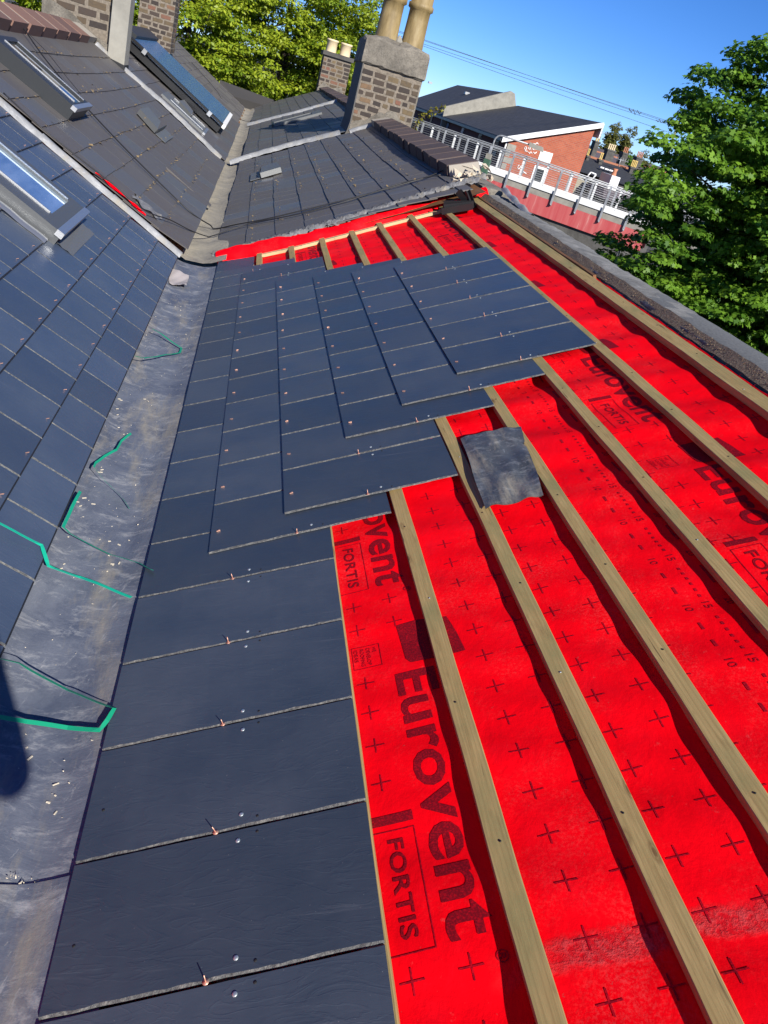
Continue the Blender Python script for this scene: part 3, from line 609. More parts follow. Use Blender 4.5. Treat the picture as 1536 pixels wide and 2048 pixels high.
z5 = lambda L: [(x/3.072, 400+y/3.072) for x, y in L]
strap(z5([(935,795),(985,825),(1115,915),(1105,942),(885,977),(828,962)]), 'bright green strap folded into a V, farthest up the valley', .0105)
strap(z5([(805,1440),(745,1490),(715,1550),(640,1590),(585,1635),(575,1660),(640,1735),(700,1790),(752,1843)]) + [(258,1018)], 'thin dark green zigzag strap twisted on its edge in the valley', .010, [.0,.004,.006,.008,.008,.008,.006,.004,.002,.0], .9)
strap(z8([(300,65),(270,125),(235,205),(260,230),(320,265),(410,315),(520,345),(565,375)]), 'green strap reaching from the left slates to the slate edge, middle of the valley', .011, [0,.006,.006,.008,.012,.014,.014,.016], .5)
strap(z8([(-60,160),(0,187),(155,265),(180,345),(300,385),(490,460)]), 'vivid green flat strap lying across from the left slates over the valley', .0115)
strap(z8([(-40,700),(0,705),(70,720),(110,745),(250,830),(425,890),(398,935),(370,968),(250,962),(100,945),(0,925),(-60,915)]), 'green strap looped like a hairpin nearest the viewer in the valley', .011, [.012,.012,.012,.014,.02,.014,.012,.01,.014,.016,.016,.016], .45)
b = B(); P0 = [atz(x, y, -.02) for x, y in ((340,540),(378,550),(372,574),(338,567))]
b.grid(lambda i, j: tuple(P0[0]*(1-i/14)*(1-j/14)+P0[1]*(i/14)*(1-j/14)+P0[2]*(i/14)*(j/14)+P0[3]*(1-i/14)*(j/14) + np.array([.003*math.sin(j*.5),.006*math.sin(i*.35+j*.3),.008*math.sin(i*.33+j*.25)+.006*math.cos(j*.45)+.002*math.sin(i*1.1+j)])), range(15), range(15))
obj('crumpled_sheet', b, M('pinkish_cloth', (.40,.36,.35), .7).m, org=P0[0], cat='scrap', label='crumpled pale grey-pink scrap at the far end of the lead valley')
# ---- old gutter beyond the party wall
b = B()
def og(i, j):
    y = 6.405 + 22.9*i/115; t = min(1, (y-6.3)/7.3); xl, xr = -.43+.02*t, .05-.06*t; dz = -.125*t if y < 13.6 else -.125
    u = (0, .22, .36, .64, .78, 1)[j]; z = (.075, .006, -.024, -.024, .006, .05)[j] + dz + (.008*math.sin(y*5+j)+.006*math.sin(y*13+2*j) if 1 <= j <= 4 else 0)
    return (xl+(xr-xl)*u, y, z)
b.grid(og, range(116), range(6), flip=True)
obj('old_valley_gutter', b, MOSS, org=(-.2,12,-.1), cat='gutter', label='old mossy beige valley gutter beyond the party wall, running between the weathered roofs')
# ================================================================ OLD SLATE ROOFS
def slated(frame, s0, s1, y0, y1, gauge, width, seed, th=.006, skew=0, sway=None, tints=(0,.35)):
    r = random.Random(seed); b = B(); nc = int((s1-s0)/gauge)+1
    for c in range(nc):
        a = s0 + c*gauge; e = min(a+gauge*1.25, s1+.03); y = y0 - (width*.5 if c % 2 else 0)
        if a > s1-.03: break
        while y < y1-.02:
            ya, yb = max(y, y0), min(y+width, y1); y += width
            if yb-ya < .03: continue
            t = r.uniform(*tints) if r.random() < .86 else r.uniform(.55, 1.)
            g = r.uniform(.001,.003); da = r.uniform(-.004,.004); h = .0055
            z = lambda s_, y_: (sway(s_, y_) if sway else 0)
            p = [(a+da,ya+g,h),(e,ya+g,-.006),(e,yb-g,-.006),(a+da,yb-g,h)]
            lo = [frame(q[0], q[1], q[2]+z(q[0],q[1])) for q in p]; hi = [frame(q[0], q[1], q[2]+th+r.uniform(0,.0012)+z(q[0],q[1])) for q in p]
            b.hexa(lo+hi, 0, t)
    return b
def roof(name, b, mat, org, label): return obj(name, b, mat, org=org, tint=True, fixn=True, cat='slate roof', label=label)
lf = lambda s, y, h=0: lm(s, y, h)
swr = lambda s, y: .012*math.sin(y*.9+s)+.006*math.sin(s*5+y*2)
def kick(s, y): return .012*math.sin(y*.9+s) + .14*max(0, (.32-s))*max(0,(.32-s))*1.4
RR = slated(rm, -.05, 2.12, 6.74, 13.55, .262, .305, 1, sway=swr)
roof('weathered_slate_roof', RR, OLD_R, rm(1,10), 'weathered dark slate roof on the right, between the red membrane and the brick chimney')
roof('weathered_slate_roof', slated(rm, -.02, 2.25, 13.95, 21.2, .262, .305, 2, sway=swr), OLD_R, rm(1,17), 'weathered slate roof on the right crossed by the chimney shadow, with a flush rooflight')
roof('weathered_slate_roof', slated(rm, -.02, 2.3, 21.6, 29.6, .262, .305, 3, sway=swr, tints=(.0,.5)), OLD_R, rm(1,25), 'farthest weathered slate roof on the right, below the chimney with two cream pots')
roof('weathered_slate_roof', slated(lm, -.06, 2.22, 6.42, 13.25, .252, .43, 4, sway=kick), OLD_L, lm(1,10), 'weathered slate roof on the left with the dark boxed rooflight')
roof('weathered_slate_roof', slated(lm, -.05, 2.42, 13.5, 20.9, .252, .43, 5, sway=kick), OLD_L, lm(1,17), 'weathered slate roof on the left carrying the solar panel')
roof('stone_slate_roof', slated(lm, .0, 2.5, 20.9, 27.3, .22, .3, 6, th=.012, tints=(0,1)), STONE, lm(1,24), 'rough pale stone-slate roof at the far left end, behind the solar panel')
for fr, y0, y1 in ((rm,6.7,29.6),(lm,6.4,27.3)):
    b = B(); b.grid(lambda s, y: fr(s, y, -.035), (-.05, 1, 2.25), np.arange(y0, y1+.1, (y1-y0)/30))
    obj('roof_boarding', b, RUSTWOOD, org=fr(1,15), cat='roof boarding', label='boarding under the weathered slates of the %s-hand roofs' % ('right' if fr is rm else 'left'))
# ---- lead capping strips over the party walls
def leadroll(frame, pts, w, hh, mat, label, wob=.006, seg=.42, lap=True, name='lead_capping'):
    b = B(); r = random.Random(len(label)); P = [np.array(p, float) for p in pts]
    tot = [0]; 
    for a, c in zip(P[:-1], P[1:]): tot.append(tot[-1]+np.linalg.norm(c-a))
    def along(t):
        t = min(max(t, 0), tot[-1])
        for i in range(len(P)-1):
            if t <= tot[i+1]+1e-9: return P[i] + (P[i+1]-P[i])*((t-tot[i])/(tot[i+1]-tot[i]))
    ns = max(1, round(tot[-1]/seg))
    for k_ in range(ns):
        t0, t1 = tot[-1]*k_/ns, tot[-1]*(k_+1)/ns + .03; ex = r.uniform(0,.006) ; m_ = 9
        def g(i, j):
            s, y = along(t0+(t1-t0)*i/m_)[:2]; u = j/6*2-1; a = hh*(1-abs(u)**2.4)*(1+.0*k_) + .006 + ex*(i/m_ if lap else 0)
            return frame(s, y + u*w/2 + wob*math.sin(i*1.9+k_*3)*.5, a + wob*math.sin(i*1.3+j*2+k_))
        b.grid(g, range(m_+1), range(7), flip=(frame is lm or frame is lp))
    c = along(tot[-1]/2); return obj(name, b, mat, org=frame(c[0], c[1], 0), cat='lead capping', label=label)
leadroll(lp, [(-.03,6.33),(.55,6.31),(1.05,6.29),(1.5,6.30),(2.3,6.30)], .115, .032, LEAD_PALE, 'pale lead capping up the left slope between new and weathered slates', .0015, .55)
leadroll(lm, [(.03,13.37),(1.06,13.55),(1.82,13.2),(2.2,13.2)], .20, .05, LEAD_PALE, 'pale lead capping up the left slope beside the solar panel', .003)
leadroll(rm, [(-.2,13.56),(.14,13.78),(1.0,13.91),(1.60,13.75)], .22, .06, LEAD_PALE, 'bright lead capping rising to the foot of the brick chimney', .004)
leadroll(rm, [(1.74,13.58),(2.35,13.9)], .24, .05, LEAD_PALE, 'short bright lead apron between the chimney foot and the brick coping', .006, .7)
leadroll(rm, [(-.1,21.3),(1.08,21.2),(2.22,21.5)], .25, .06, LEAD_PALE, 'pale lead capping up the farther right-hand roof by the flush rooflight', .003)
leadroll(rm, [(-.06,6.70),(.6,6.74),(1.3,6.86),(2.0,7.02),(2.35,7.12)], .13, .028, LEAD_GREY, 'crinkled grey lead edge along the membrane upstand', .014, .16)
b = B()
b.grid(lambda i, j: lm(.47-.25*i/18+.012*math.sin(j), 6.62+.20*j/8+.03*math.sin(i*.7)+.1*(i/18)*(1-i/18)*0, .018+.007*math.sin(i*.6+j*.4)+.004*math.sin(j*1.3+i*.2)), range(19), range(9))
obj('lead_scrap', b, LEAD_GREY, org=lm(.35,6.7), cat='lead scrap', label='crumpled pale lead scrap beside the red sliver on the left slope')
b = B(); b.grid(lambda i, j: lm(.76-.44*i/16, 6.44+.055*j/4*(math.sin(math.pi*i/16)**.5 if 0 < i < 16 else .05)+.004*math.sin(i), .016+.008*math.sin(i*.8+j)), range(17), range(5))
obj('membrane_scrap', b, FELT, org=lm(.5,6.45), cat='membrane scrap', label='sliver of red membrane sticking out along the lead capping on the left slope')
b = B(); b.hexa([lm(*q) for q in ((.46,8.9,.012),(.46,9.10,.012),(-.10,9.02,.02),(-.10,8.86,.02),(.46,8.9,.03),(.46,9.1,.03),(-.10,9.02,.032),(-.10,8.86,.032))], 0, .1)
obj('slipped_slate', b, OLD_L, org=lm(.2,9), tint=True, cat='slate', label='dark slate slipped out of line low on the left weathered roof')
b = B()
for i in range(900):
    if random.random() < .62: s = -.06+.252*random.randint(1,8)+random.gauss(-.008,.008); p = Vector(lm(s, random.uniform(6.5,13.1), .018+max(0,.32-s)**2*1.4))
    else: s = .262*random.randint(1,7)+random.gauss(-.006,.006); p = Vector(rm(s, random.uniform(6.9,13.4), .016))
    if random.random() < .35: p.y = 9+.8*math.sin(p.y*5)+random.gauss(0,.5)
    d_ = random.uniform(.004,.011); e = [Vector((random.gauss(0,d_),random.gauss(0,d_*1.4),abs(random.gauss(0,d_*.8)))) for _ in range(4)]; b.add([p+q for q in e], [(0,1,2),(0,2,3),(0,3,1),(1,3,2)])
obj('moss_crumbs', b, M('moss_crumb', (.20,.145,.075), .95).m, org=(0,10,.5), cat='moss', label='brown moss and leaf crumbs caught in the joints of the weathered roofs', kind='stuff')
# ---- small roof vents
def vent(frame, pts, h, label):
    b = B(); b.hexa([frame(s, y, .012) for s, y in pts] + [frame(s, y, h) for s, y in pts]); c = np.mean(pts, 0)
    v = thing('roof_vent', frame(c[0], c[1], .01), label, 'roof vent', 'grey roof vents')
    obj('cover', b, GREYMETAL, parent=v)
    b = B(); s0 = min(p[0] for p in pts); y0 = min(p[1] for p in pts); y1 = max(p[1] for p in pts); s1 = max(p[0] for p in pts)
    b.hexa([frame(s0-.015, y0, .012), frame(s0-.15, y0, .011), frame(s0-.15, y1, .011), frame(s0-.015, y1, .012), frame(s0-.015, y0, .017), frame(s0-.15, y0, .016), frame(s0-.15, y1, .016), frame(s0-.015, y1, .017)])
    obj('apron', b, GREYMETAL, parent=v)
    b = B(); b.hexa([frame(s0-.012, y0+.03, .013), frame(s0-.004, y0+.03, .013), frame(s0-.004, y1-.03, .013), frame(s0-.012, y1-.03, .013), frame(s0-.012, y0+.03, h-.01), frame(s0-.004, y0+.03, h-.01), frame(s0-.004, y1-.03, h-.01), frame(s0-.012, y1-.03, h-.01)])
    obj('grille', b, BLACK, parent=v)
vent(lm, [on_lm(x/3, y/3, .07) for x, y in ((838,655),(888,645),(963,730),(945,775))], .075, 'small grey roof vent in the middle of the left weathered roof')
vent(lm, [on_lm(x/3, y/3, .07, True) for x, y in ((1075,605),(1105,600),(1160,668),(1148,690))], .075, 'small grey roof vent beside the solar panel')
vent(rm, [on_rm(400+x/3, y/3, .06) for x, y in ((362,1045),(375,1005),(465,978),(485,1010))], .075, 'small grey roof vent on the right weathered roof')
# ---- rooflights
def rooflight(frame, s0, s1, y0, y1, h, label, glassm, fm_, gi=(.10,.06,.06,.06), bars=0, apron=None, base=.0):
    c = (s0+s1)/2, (y0+y1)/2
    t = thing('rooflight', frame(c[0], c[1], 0), label, 'rooflight'); f = B()
    a, b_, c0, c1 = s0+gi[0], s1-gi[1], y0+gi[2], y1-gi[3]
    for lo, hi in (((s0,y0,base),(a,y1,h)), ((b_,y0,base),(s1,y1,h)), ((a,y0,base),(b_,c0,h)), ((a,c1,base),(b_,y1,h))): f.box(lo, hi, fn=frame)
    obj('frame', f, fm_, parent=t)
    g = B(); g.box((a,c0,base),(b_,c1,h-.014), fn=frame); obj('glass', g, glassm, parent=t)
    g = B()
    for e in (c0-.014, c1+.004): g.box((a+.01,e,h+.0005),(b_,e+.010,h+.008), fn=frame)
    g.box((s0-.012,y0-.01,h-.03),(s0+.03,y1+.01,h+.006), fn=frame); obj('trim', g, ALU if bars else DARKMETAL, parent=t)
    if apron: g = B(); g.grid(lambda i, j: frame(s0-.004-apron*i/6, y0+(y1-y0)*(.05+.9*j/6), base+.012+.003*math.sin(i*2+j)), range(7), range(7)); obj('apron', g, LEAD_GREY if fm_ is DARKMETAL else GREYMETAL, parent=t)
    return t
rooflight(lp, .605, 1.62, 4.60, 5.30, .085, 'glass rooflight with a painted blue reflection among the new slates on the left slope', GLASS, FRAMEG, (.11,.08,.17,.10), 1, .10)
b = B(); b.grid(lambda i, j: lp(1.3-.66*i/20, 4.50+.085*j/6+.003*math.sin(i*.6), .012+.016*math.sin(math.pi*j/6)+.002*math.sin(i*1.1)), range(21), range(7)); obj('side_flashing', b, ALU, org=lp(1,4.5), cat='flashing', label='shiny rounded metal flashing along the near side of the blue rooflight')
rooflight(lm, 1.20, 1.93, 7.28, 7.92, .14, 'tall dark boxed rooflight near the top of the left weathered roof', WGLASS, DARKMETAL, (.05,.05,.20,.08), 1, .2)
rooflight(lm, .42, 1.24, 14.1, 14.95, .05, 'flat grey rooflight beside the lead capping, left of the solar panel', GREYMETAL, GREYMETAL, (.05,.14,.2,.1), 1)
rooflight(rm, .52, 1.62, 18.8, 19.7, .05, 'flush grey rooflight on the farther right-hand roof', GREYMETAL, GREYMETAL, (.05,.2,.15,.15), 0)
# ---- solar panel
t = thing('solar_panel', lm(1.2,17.7), 'blue solar water-heating panel raised on the left roof', 'solar panel')
b = B(); b.box((.30,15.75,.16),(2.15,18.9,.215), fn=lm)
k = M('collector_blue', (.02,.07,.20), .18, .1, .7); wv = k.n('ShaderNodeTexWave', bands_direction='Y'); k.l(k.co((1,1,1)), wv.inputs['Vector']); wv.inputs['Scale'].default_value = 2.2
k.base(k.ramp(wv.outputs['Fac'], [(.0, (.02,.04,.09)), (.3, (.06,.14,.30)), (1., (.11,.23,.44))])).bump(wv.outputs['Fac'], .8, .03); obj('collector', b, k.m, parent=t)
b = B(); b.box((.28,15.55,.05),(2.25,15.72,.15), fn=lm); b.box((.28,15.60,.19),(2.2,15.74,.225), fn=lm); b.box((.3,15.9,.03),(.4,18.7,.15), fn=lm); b.box((1.9,15.9,.03),(2.0,18.7,.15), fn=lm); obj('support_rail', b, BLACK, parent=t)
b = B(); b.box((.22,15.76,.15),(.295,18.9,.22), fn=lm); obj('end_cap', b, WHITE, parent=t)
b = B(); b.box((2.155,15.9,.15),(2.42,19.0,.27), fn=lm); obj('manifold', b, DARKMETAL, parent=t)
b = B(); b.tube([lm(2.30,15.25,.18), lm(2.30,15.95,.18)], .07, 12); b.tube([lm(2.2,15.5,.1), lm(2.35,15.2,.2), lm(2.2,15.0,.1)], .03, 8); obj('pipe', b, BLACK, parent=t)
for s in (.52, 1.86): b = B(); b.box((s,15.50,.16),(s+.07,15.56,.24), fn=lm); obj('bracket', b, ALU, parent=t)
# ================================================================ BRICK CHIMNEYS AND COPINGS
def brick_face(b, O, ex, ez, W, H, bl, bh, mj, r, taper=0, out=.006, skip=None, dep=.03):
    """rows of slightly irregular bricks standing proud of a mortar core"""
    O, ex, ez = Vector(O), Vector(ex), Vector(ez); n = ex.cross(ez).normalized(); rows = int((H+mj)/(bh+mj)); wx = Vector((0,0,0))
    for i in range(rows):
        z0 = i*(bh+mj); x = -(bl+mj)*(.5 if i % 2 else 0) - r.uniform(0,.03)
        while x < W:
            l_ = bl*r.choice((1,1,1,.5)) if r.random() < .8 else bl*.75; x0, x1 = max(x, .0), min(x+l_, W); x += l_+mj
            if x1-x0 < .04: continue
            if skip and skip((x0+x1)/2, z0+bh/2): continue
            j = lambda: r.uniform(-.006,.006)
            o = out*r.uniform(.3,1.3); q = [O+ex*(x0+j())+ez*(z0+j()), O+ex*(x1+j())+ez*(z0+j()), O+ex*(x1+j())+ez*(z0+bh+j()), O+ex*(x0+j())+ez*(z0+bh+j())]
            bev = .010; ctr = sum(q, Vector())/4; f = [p + (ctr-p).normalized()*bev + n*o for p in q]
            b.add([p-n*dep*.2 for p in q]+f, [(4,5,6,7),(0,1,5,4),(1,2,6,5),(2,3,7,6),(3,0,4,7)], 0, r.random()**1.15)
def chimney(name, x0, x1, y0, y1, zb, zt, label, bl, bh, mj, cap=None, seed=0, brick_to=None, skip=None, sides=True):
    t = thing(name, ((x0+x1)/2,(y0+y1)/2,zb), label, 'chimney'); r = random.Random(seed)
    zt2 = brick_to or zt
    b = B(); b.box((x0,y0,zb),(x1,y1,zt2)); obj('mortar_core', b, MORTAR, parent=t)
    b = B(); brick_face(b, (x0,y0,zb+.02), (1,0,0), (0,0,1), x1-x0, zt2-zb-.02, bl, bh, mj, r, skip=skip)
    if sides:
        brick_face(b, (x0,y1,zb+.02), (0,-1,0), (0,0,1), y1-y0, zt2-zb-.02, bl, bh, mj, r)
        brick_face(b, (x1,y0,zb+.02), (0,1,0), (0,0,1), y1-y0, zt2-zb-.02, bl, bh, mj, r)
    obj('brickwork', b, BRICK, parent=t, tint=True)
    return t
# the large chimney
X0, X1, Y0, Y1 = 1.56, 2.50, 13.9, 15.1
t = chimney('brick_chimney', X0, X1, Y0, Y1, .55, 1.80, 'large brick chimney with a thick concrete cap and two tall clay pots',   .185, .070, .027, seed=4, skip=lambda x, z: z < .36+.36*(1-abs(x-.60)/.60), sides=False)
b = B()
def capf(lo, hi, zz): return None
prof = [(1.78,.02),(1.80,.05),(1.84,.05),(2.115,.038),(2.15,.015),(2.18,-.10),(2.20,-.25)]
ring = []
nx = 16
for z, o in prof:
    row = []
    per = [(X0-o+(X1-X0+2*o)*i/nx, Y0-o) for i in range(nx)] + [(X1+o, Y0-o+(Y1-Y0+2*o)*i/nx) for i in range(nx)] + [(X1+o-(X1-X0+2*o)*i/nx, Y1+o) for i in range(nx)] + [(X0-o, Y1+o-(Y1-Y0+2*o)*i/nx) for i in range(nx)]
    for i, (x, y) in enumerate(per): row.append((x+random.gauss(0,.004), y+random.gauss(0,.004), z+random.gauss(0,.007)+(.02*math.sin(i*.6) if z > 2.0 else 0)))
    ring.append(row)
m_ = 4*nx; vs = [p for q in ring for p in q]; b.add(vs, [(i*m_+k, i*m_+(k+1)%m_, (i+1)*m_+(k+1)%m_, (i+1)*m_+k) for i in range(len(prof)-1) for k in range(m_)] + [tuple(range(m_))[::-1], tuple((len(prof)-1)*m_+k for k in range(m_))], smooth=False)
obj('concrete_cap', b, CEMENT, parent=t)
b = B()       # cement fillet up the front and dark rendered flank that flares at the foot
poly = [(X0-.02,.58),(X0-.01,.90)] + [(X0+u, .92+.34*max(0,1-abs(u-.58)/.56)+.025*math.sin(u*21)+.012*math.sin(u*50)) for u in np.linspace(.06,.96,20)] + [(X1+.02,.95),(X1+.02,.58)]
b.prism([(x, Y0-.030, z) for x, z in poly], (0,.028,0)); obj('cement_fillet', b, CEMENT, parent=t)
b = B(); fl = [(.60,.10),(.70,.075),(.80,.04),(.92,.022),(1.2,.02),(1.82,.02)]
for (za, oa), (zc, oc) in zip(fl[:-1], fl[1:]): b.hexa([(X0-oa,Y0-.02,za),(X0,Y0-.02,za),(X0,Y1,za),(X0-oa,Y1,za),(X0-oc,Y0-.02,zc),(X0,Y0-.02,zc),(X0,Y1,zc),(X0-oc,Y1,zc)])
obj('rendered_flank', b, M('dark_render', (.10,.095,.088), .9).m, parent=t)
b = B(); b.box((X1,Y0,.5),(X1+.02,Y1,1.8)); obj('flank', b, CEMENT, parent=t)
for cx, cy in ((1.86,14.35),(2.29,14.35)):
    b = B(); b.lathe((cx,cy,2.14), [(.185,0),(.175,.15),(.168,.42),(.168,.56),(.20,.58),(.20,.64),(.172,.66),(.168,1.0),(.19,1.05),(.19,1.12),(.14,1.12),(.14,.9)], 28); obj('chimney_pot', b, POT, parent=t)
b = B(); bm_ = [(2.06+.05*math.cos(a)*r_, 14.28+.06*math.sin(a)*r_, 2.17+h) for r_, h in ((1.6,0),(1.3,.05),(.7,.10),(.15,.13)) for a in np.arange(0,6.28,.7)]; b.add(bm_, [(i*9+k, i*9+(k+1)%9, (i+1)*9+(k+1)%9, (i+1)*9+k) for i in range(3) for k in range(9)]); obj('mortar_lump', b, PCONC, parent=t)
# far chimney with two cream pots
t = chimney('brick_chimney', 1.86, 2.76, 29.2, 30.2, .75, 1.98, 'distant brick chimney with two cream pots in front of the trees', .25, .085, .03, seed=9)
b = B(); b.box((1.80,29.12,1.98),(2.82,30.28,2.10)); obj('cap', b, DCONC, parent=t)
for cx in (2.06, 2.52): b = B(); b.lathe((cx,29.5,2.10), [(.17,0),(.17,.30),(.19,.31),(.19,.36),(.14,.36),(.14,.2)], 20); obj('chimney_pot', b, CREAMPOT, parent=t)
b = B(); b.prism([(1.84,29.19,.75),(1.84,29.19,1.0),(2.0,29.19,1.22),(2.3,29.19,1.1),(2.6,29.19,1.2),(2.78,29.19,.9),(2.78,29.19,.75)], (0,-.05,0)); obj('cement_fillet', b, CEMENT, parent=t)
# left chimneys
lc = [at(x, y, 13.25) for x, y in ((56,30),(208,100),(235,108))]
t = chimney('brick_chimney', -2.95, -1.98, 13.3, 14.3, .70, 2.6, 'brick chimney at the top left with a grey corner pier and rough cement foot', .25, .085, .035, seed=12, skip=lambda x, z: z < .62-.22*x)
b = B(); b.prism([(-2.98,13.28,.7),(-2.98,13.28,1.42),(-2.6,13.28,1.30),(-2.3,13.28,1.12),(-1.96,13.28,1.0),(-1.96,13.28,.7)], (0,-.04,0)); obj('cement_fillet', b, CEMENT, parent=t)
b = B(); b.hexa([(-2.06,13.12,.80),(-1.83,13.12,.80),(-1.83,13.5,.80),(-2.06,13.5,.80),(-2.04,13.12,2.6),(-1.80,13.12,2.6),(-1.80,13.5,2.6),(-2.04,13.5,2.6)]); obj('corner_pier', b, PCONC, parent=t)
b = B(); b.hexa([(-2.07,13.10,.78),(-1.82,13.10,.70),(-1.82,13.5,.70),(-2.07,13.5,.78),(-2.07,13.10,.90),(-1.82,13.10,.85),(-1.82,13.5,.85),(-2.07,13.5,.90)]); obj('lead_collar', b, BLACK, parent=t)
t = chimney('brick_chimney', -2.78, -2.03, 20.95, 21.9, .95, 3.2, 'narrow brick chimney behind the solar panel, its top out of frame', .22, .075, .028, seed=15)
# brick-on-edge copings
def coping(frame, s0, s1, h, y0, y1, step, label, seed, slope=0.0, mats=None, ya=None):
    t = thing('brick_coping', frame((s0+s1)/2, (y0+y1)/2, 0), label, 'coping'); r = random.Random(seed); n = int((y1-y0)/step)
    b = B(); m = B()
    for i in range(n):
        y = y0+i*step; g = step*.06; dz = r.uniform(-.002,.006)
        p = [(s0+r.uniform(-.01,.01),y+g,0),(s1,y+g,0),(s1,y+step-g,0),(s0+r.uniform(-.01,.01),y+step-g,0)]
        b.hexa([frame(q[0],q[1],-.02) for q in p]+[frame(q[0]+(.015 if q[0] < (s0+s1)/2 else -.015),q[1],h+dz+(slope if q[0] > (s0+s1)/2 else 0)) for q in p], 0, r.uniform(.05,.45))
    m.hexa([frame(s0+.02,y0,-.03),frame(s1-.01,y0,-.03),frame(s1-.01,y1,-.03),frame(s0+.02,y1,-.03),frame(s0+.03,y0,h-.006),frame(s1-.02,y0,h-.006+slope),frame(s1-.02,y1,h-.006+slope),frame(s0+.03,y1,h-.006)])
    k2 = mats or COPB
    obj('coping_bricks', b, k2, parent=t, tint=True); obj('mortar', m, MPALE, parent=t); return t
k = M('dark_coping_brick', (.08,.055,.05), .8); n2 = k.noise(k.co((1,1,1)), 18, 5, .7); c = k.mix(k.attr(), (.055,.038,.036), (.15,.10,.085)); c = k.mix(k.ramp(n2, [(.5,0.),(.75,.5)]), c, (.03,.027,.026)); k.base(c).bump(n2, .5, .008); COPB = k.m
k = M('red_coping_brick', (.2,.1,.08), .85); n2 = k.noise(k.co((1,1,1)), 18, 5, .7); c = k.mix(k.attr(), (.12,.07,.06), (.30,.16,.11)); k.base(c).bump(n2, .5, .008); COPR = k.m
MPALE = M('pale_mortar', (.36,.325,.27), .9).m
coping(rm, 2.10, 2.42, .11, 7.55, 13.75, .445, 'dark brick coping between the broken corner and the large chimney', 3, -.03)
coping(rm, 2.16, 2.46, .10, 15.2, 29.0, .445, 'dark brick coping running on beyond the large chimney to the far one', 5, -.03)
coping(lm, 2.20, 2.52, .10, 6.4, 13.2, .62, 'reddish brick coping along the ridge at the top left corner', 8, -.02, COPR)
coping(lm, 2.44, 2.72, .08, 14.5, 20.9, .5, 'reddish brick coping behind the top of the solar panel', 9, -.02, COPR)
# broken corner of the coping
b = B(); r = random.Random(3)
for i in range(30):
    s, y = r.uniform(2.08,2.42), r.uniform(7.05,7.55); h = (.10-.2*(7.55-y)*.5)*r.uniform(.1,1.); d = r.uniform(.015,.045); p = Vector(rm(s, y, max(h,.01)))
    e = [p+Vector((r.gauss(0,d),r.gauss(0,d),r.gauss(0,d*.5))) for _ in range(6)]
    bm = bmesh.new(); [bm.verts.new(q) for q in e]; bmesh.ops.convex_hull(bm, input=bm.verts); bm.verts.index_update(); b.add([v.co for v in bm.verts], [tuple(v.index for v in f.verts) for f in bm.faces]); bm.free()
obj('broken_mortar_end', b, CREAM, org=rm(2.25,7.3), cat='mortar', label='broken cream mortar and brick ends at the open end of the coping')
b = B(); n = 14; b.grid(lambda i, j: (2.20+.06*j/6-.02*i/n, 6.95-.95*i/n, 1.035-.07*i/n+.028*math.sin(math.pi*j/6)*(1+.3*math.sin(i*1.4))), range(n+1), range(7))
obj('lead_offcut', b, LEAD_PALE, org=(2.2,6.4,1.05), cat='lead offcut', label='rolled pale lead offcut lying at the far end of the parapet')
# facade below the neighbours and end wall of the terrace
t = thing('terraced_house', (2.3,18,-5.5), 'street wall of the neighbouring terrace houses below the brick coping', 'house')
b = B(); b.box((2.05,7.0,-5.5),(2.32,29.9,1.02)); obj('wall', b, CEMENT, parent=t)
b = B(); b.prism([(-4.8,27.6,-5.5),(2.3,27.6,-5.5),(2.3,27.6,.0),(.0,27.6,-.1),(-.4,27.6,-.1),(-2.7,27.6,.5),(-4.8,27.6,.0)], (0,.25,0)); obj('end_wall', b, CEMENT, parent=t)
# dark felted roof closing the valley at the far end
b = B(); P_ = [at(446,165,27.6), at(400+135/3,520/3,27.6), at(400+455/3,600/3,29.4), at(400+390/3,632/3,28.2), at(400+200/3,570/3,27.8), at(400+275/3,655/3,27.5)]
top = [at(440,160,27.4), at(548,200,30.0), at(532,212,29.2), at(466,192,27.4)]
b.hexa([tuple(p-np.array([0,0,.30])) for p in top]+[tuple(p) for p in top]); obj('felted_roof', b, M('bitumen_felt', (.045,.042,.04), .8).m, org=tuple(top[3]), cat='felt roof', label='small dark felted roof closing the valley at the far end')
# ---- cables lying over the roofs
def surf2(px, py, lift=.012):
    c = []
    for P in (on_rm(px, py), on_lm(px, py)): c.append(P)
    s1, y1 = c[0]; s2, y2 = c[1]; g = atz(px, py, -.06)
    cand = [Vector(rm(s1, y1, .040)), Vector(lm(s2, y2, .045)), Vector((g[0], g[1], -.04))]
    return min(cand, key=lambda v: (v-Vector(CAM)).length)
def cable(pts, label, r=.006):
    L = [surf2(*p) for p in pts]; out = []
    for i in range(len(L)-1):
        p0, p1, p2, p3 = L[max(i-1,0)], L[i], L[i+1], L[min(i+2,len(L)-1)]
        for k_ in range(8):
            u = k_/8; out.append(.5*((2*p1)+(-p0+p2)*u+(2*p0-5*p1+4*p2-p3)*u*u+(-p0+3*p1-3*p2+p3)*u**3))
    out.append(L[-1]); b = B(); b.tube(out, r, 6); obj('black_cable', b, CABLE, org=out[len(out)//2], cat='cable', label=label)
z1 = lambda L: [(x/3, y/3) for x, y in L]; z2 = lambda L: [(400+x/3, y/3) for x, y in L]
cable(z1([(-30,60),(0,80),(60,120),(130,200),(250,370),(440,600),(700,880),(940,1120),(1130,1300),(1240,1370)])+z2([(90,1385),(230,1372),(450,1330),(900,1220),(1300,1110),(1480,1045),(1640,990)]), 'black cable looping from the top left roof across the old valley to the right-hand coping')
cable(z1([(0,590),(230,800),(450,975),(650,1130),(850,1290),(1000,1345),(1120,1405),(1220,1440)])+z2([(90,1440),(300,1370),(600,1310),(900,1230),(1200,1130),(1450,1075)]), 'thinner black cable following the lead capping, then crossing the old valley', .005)
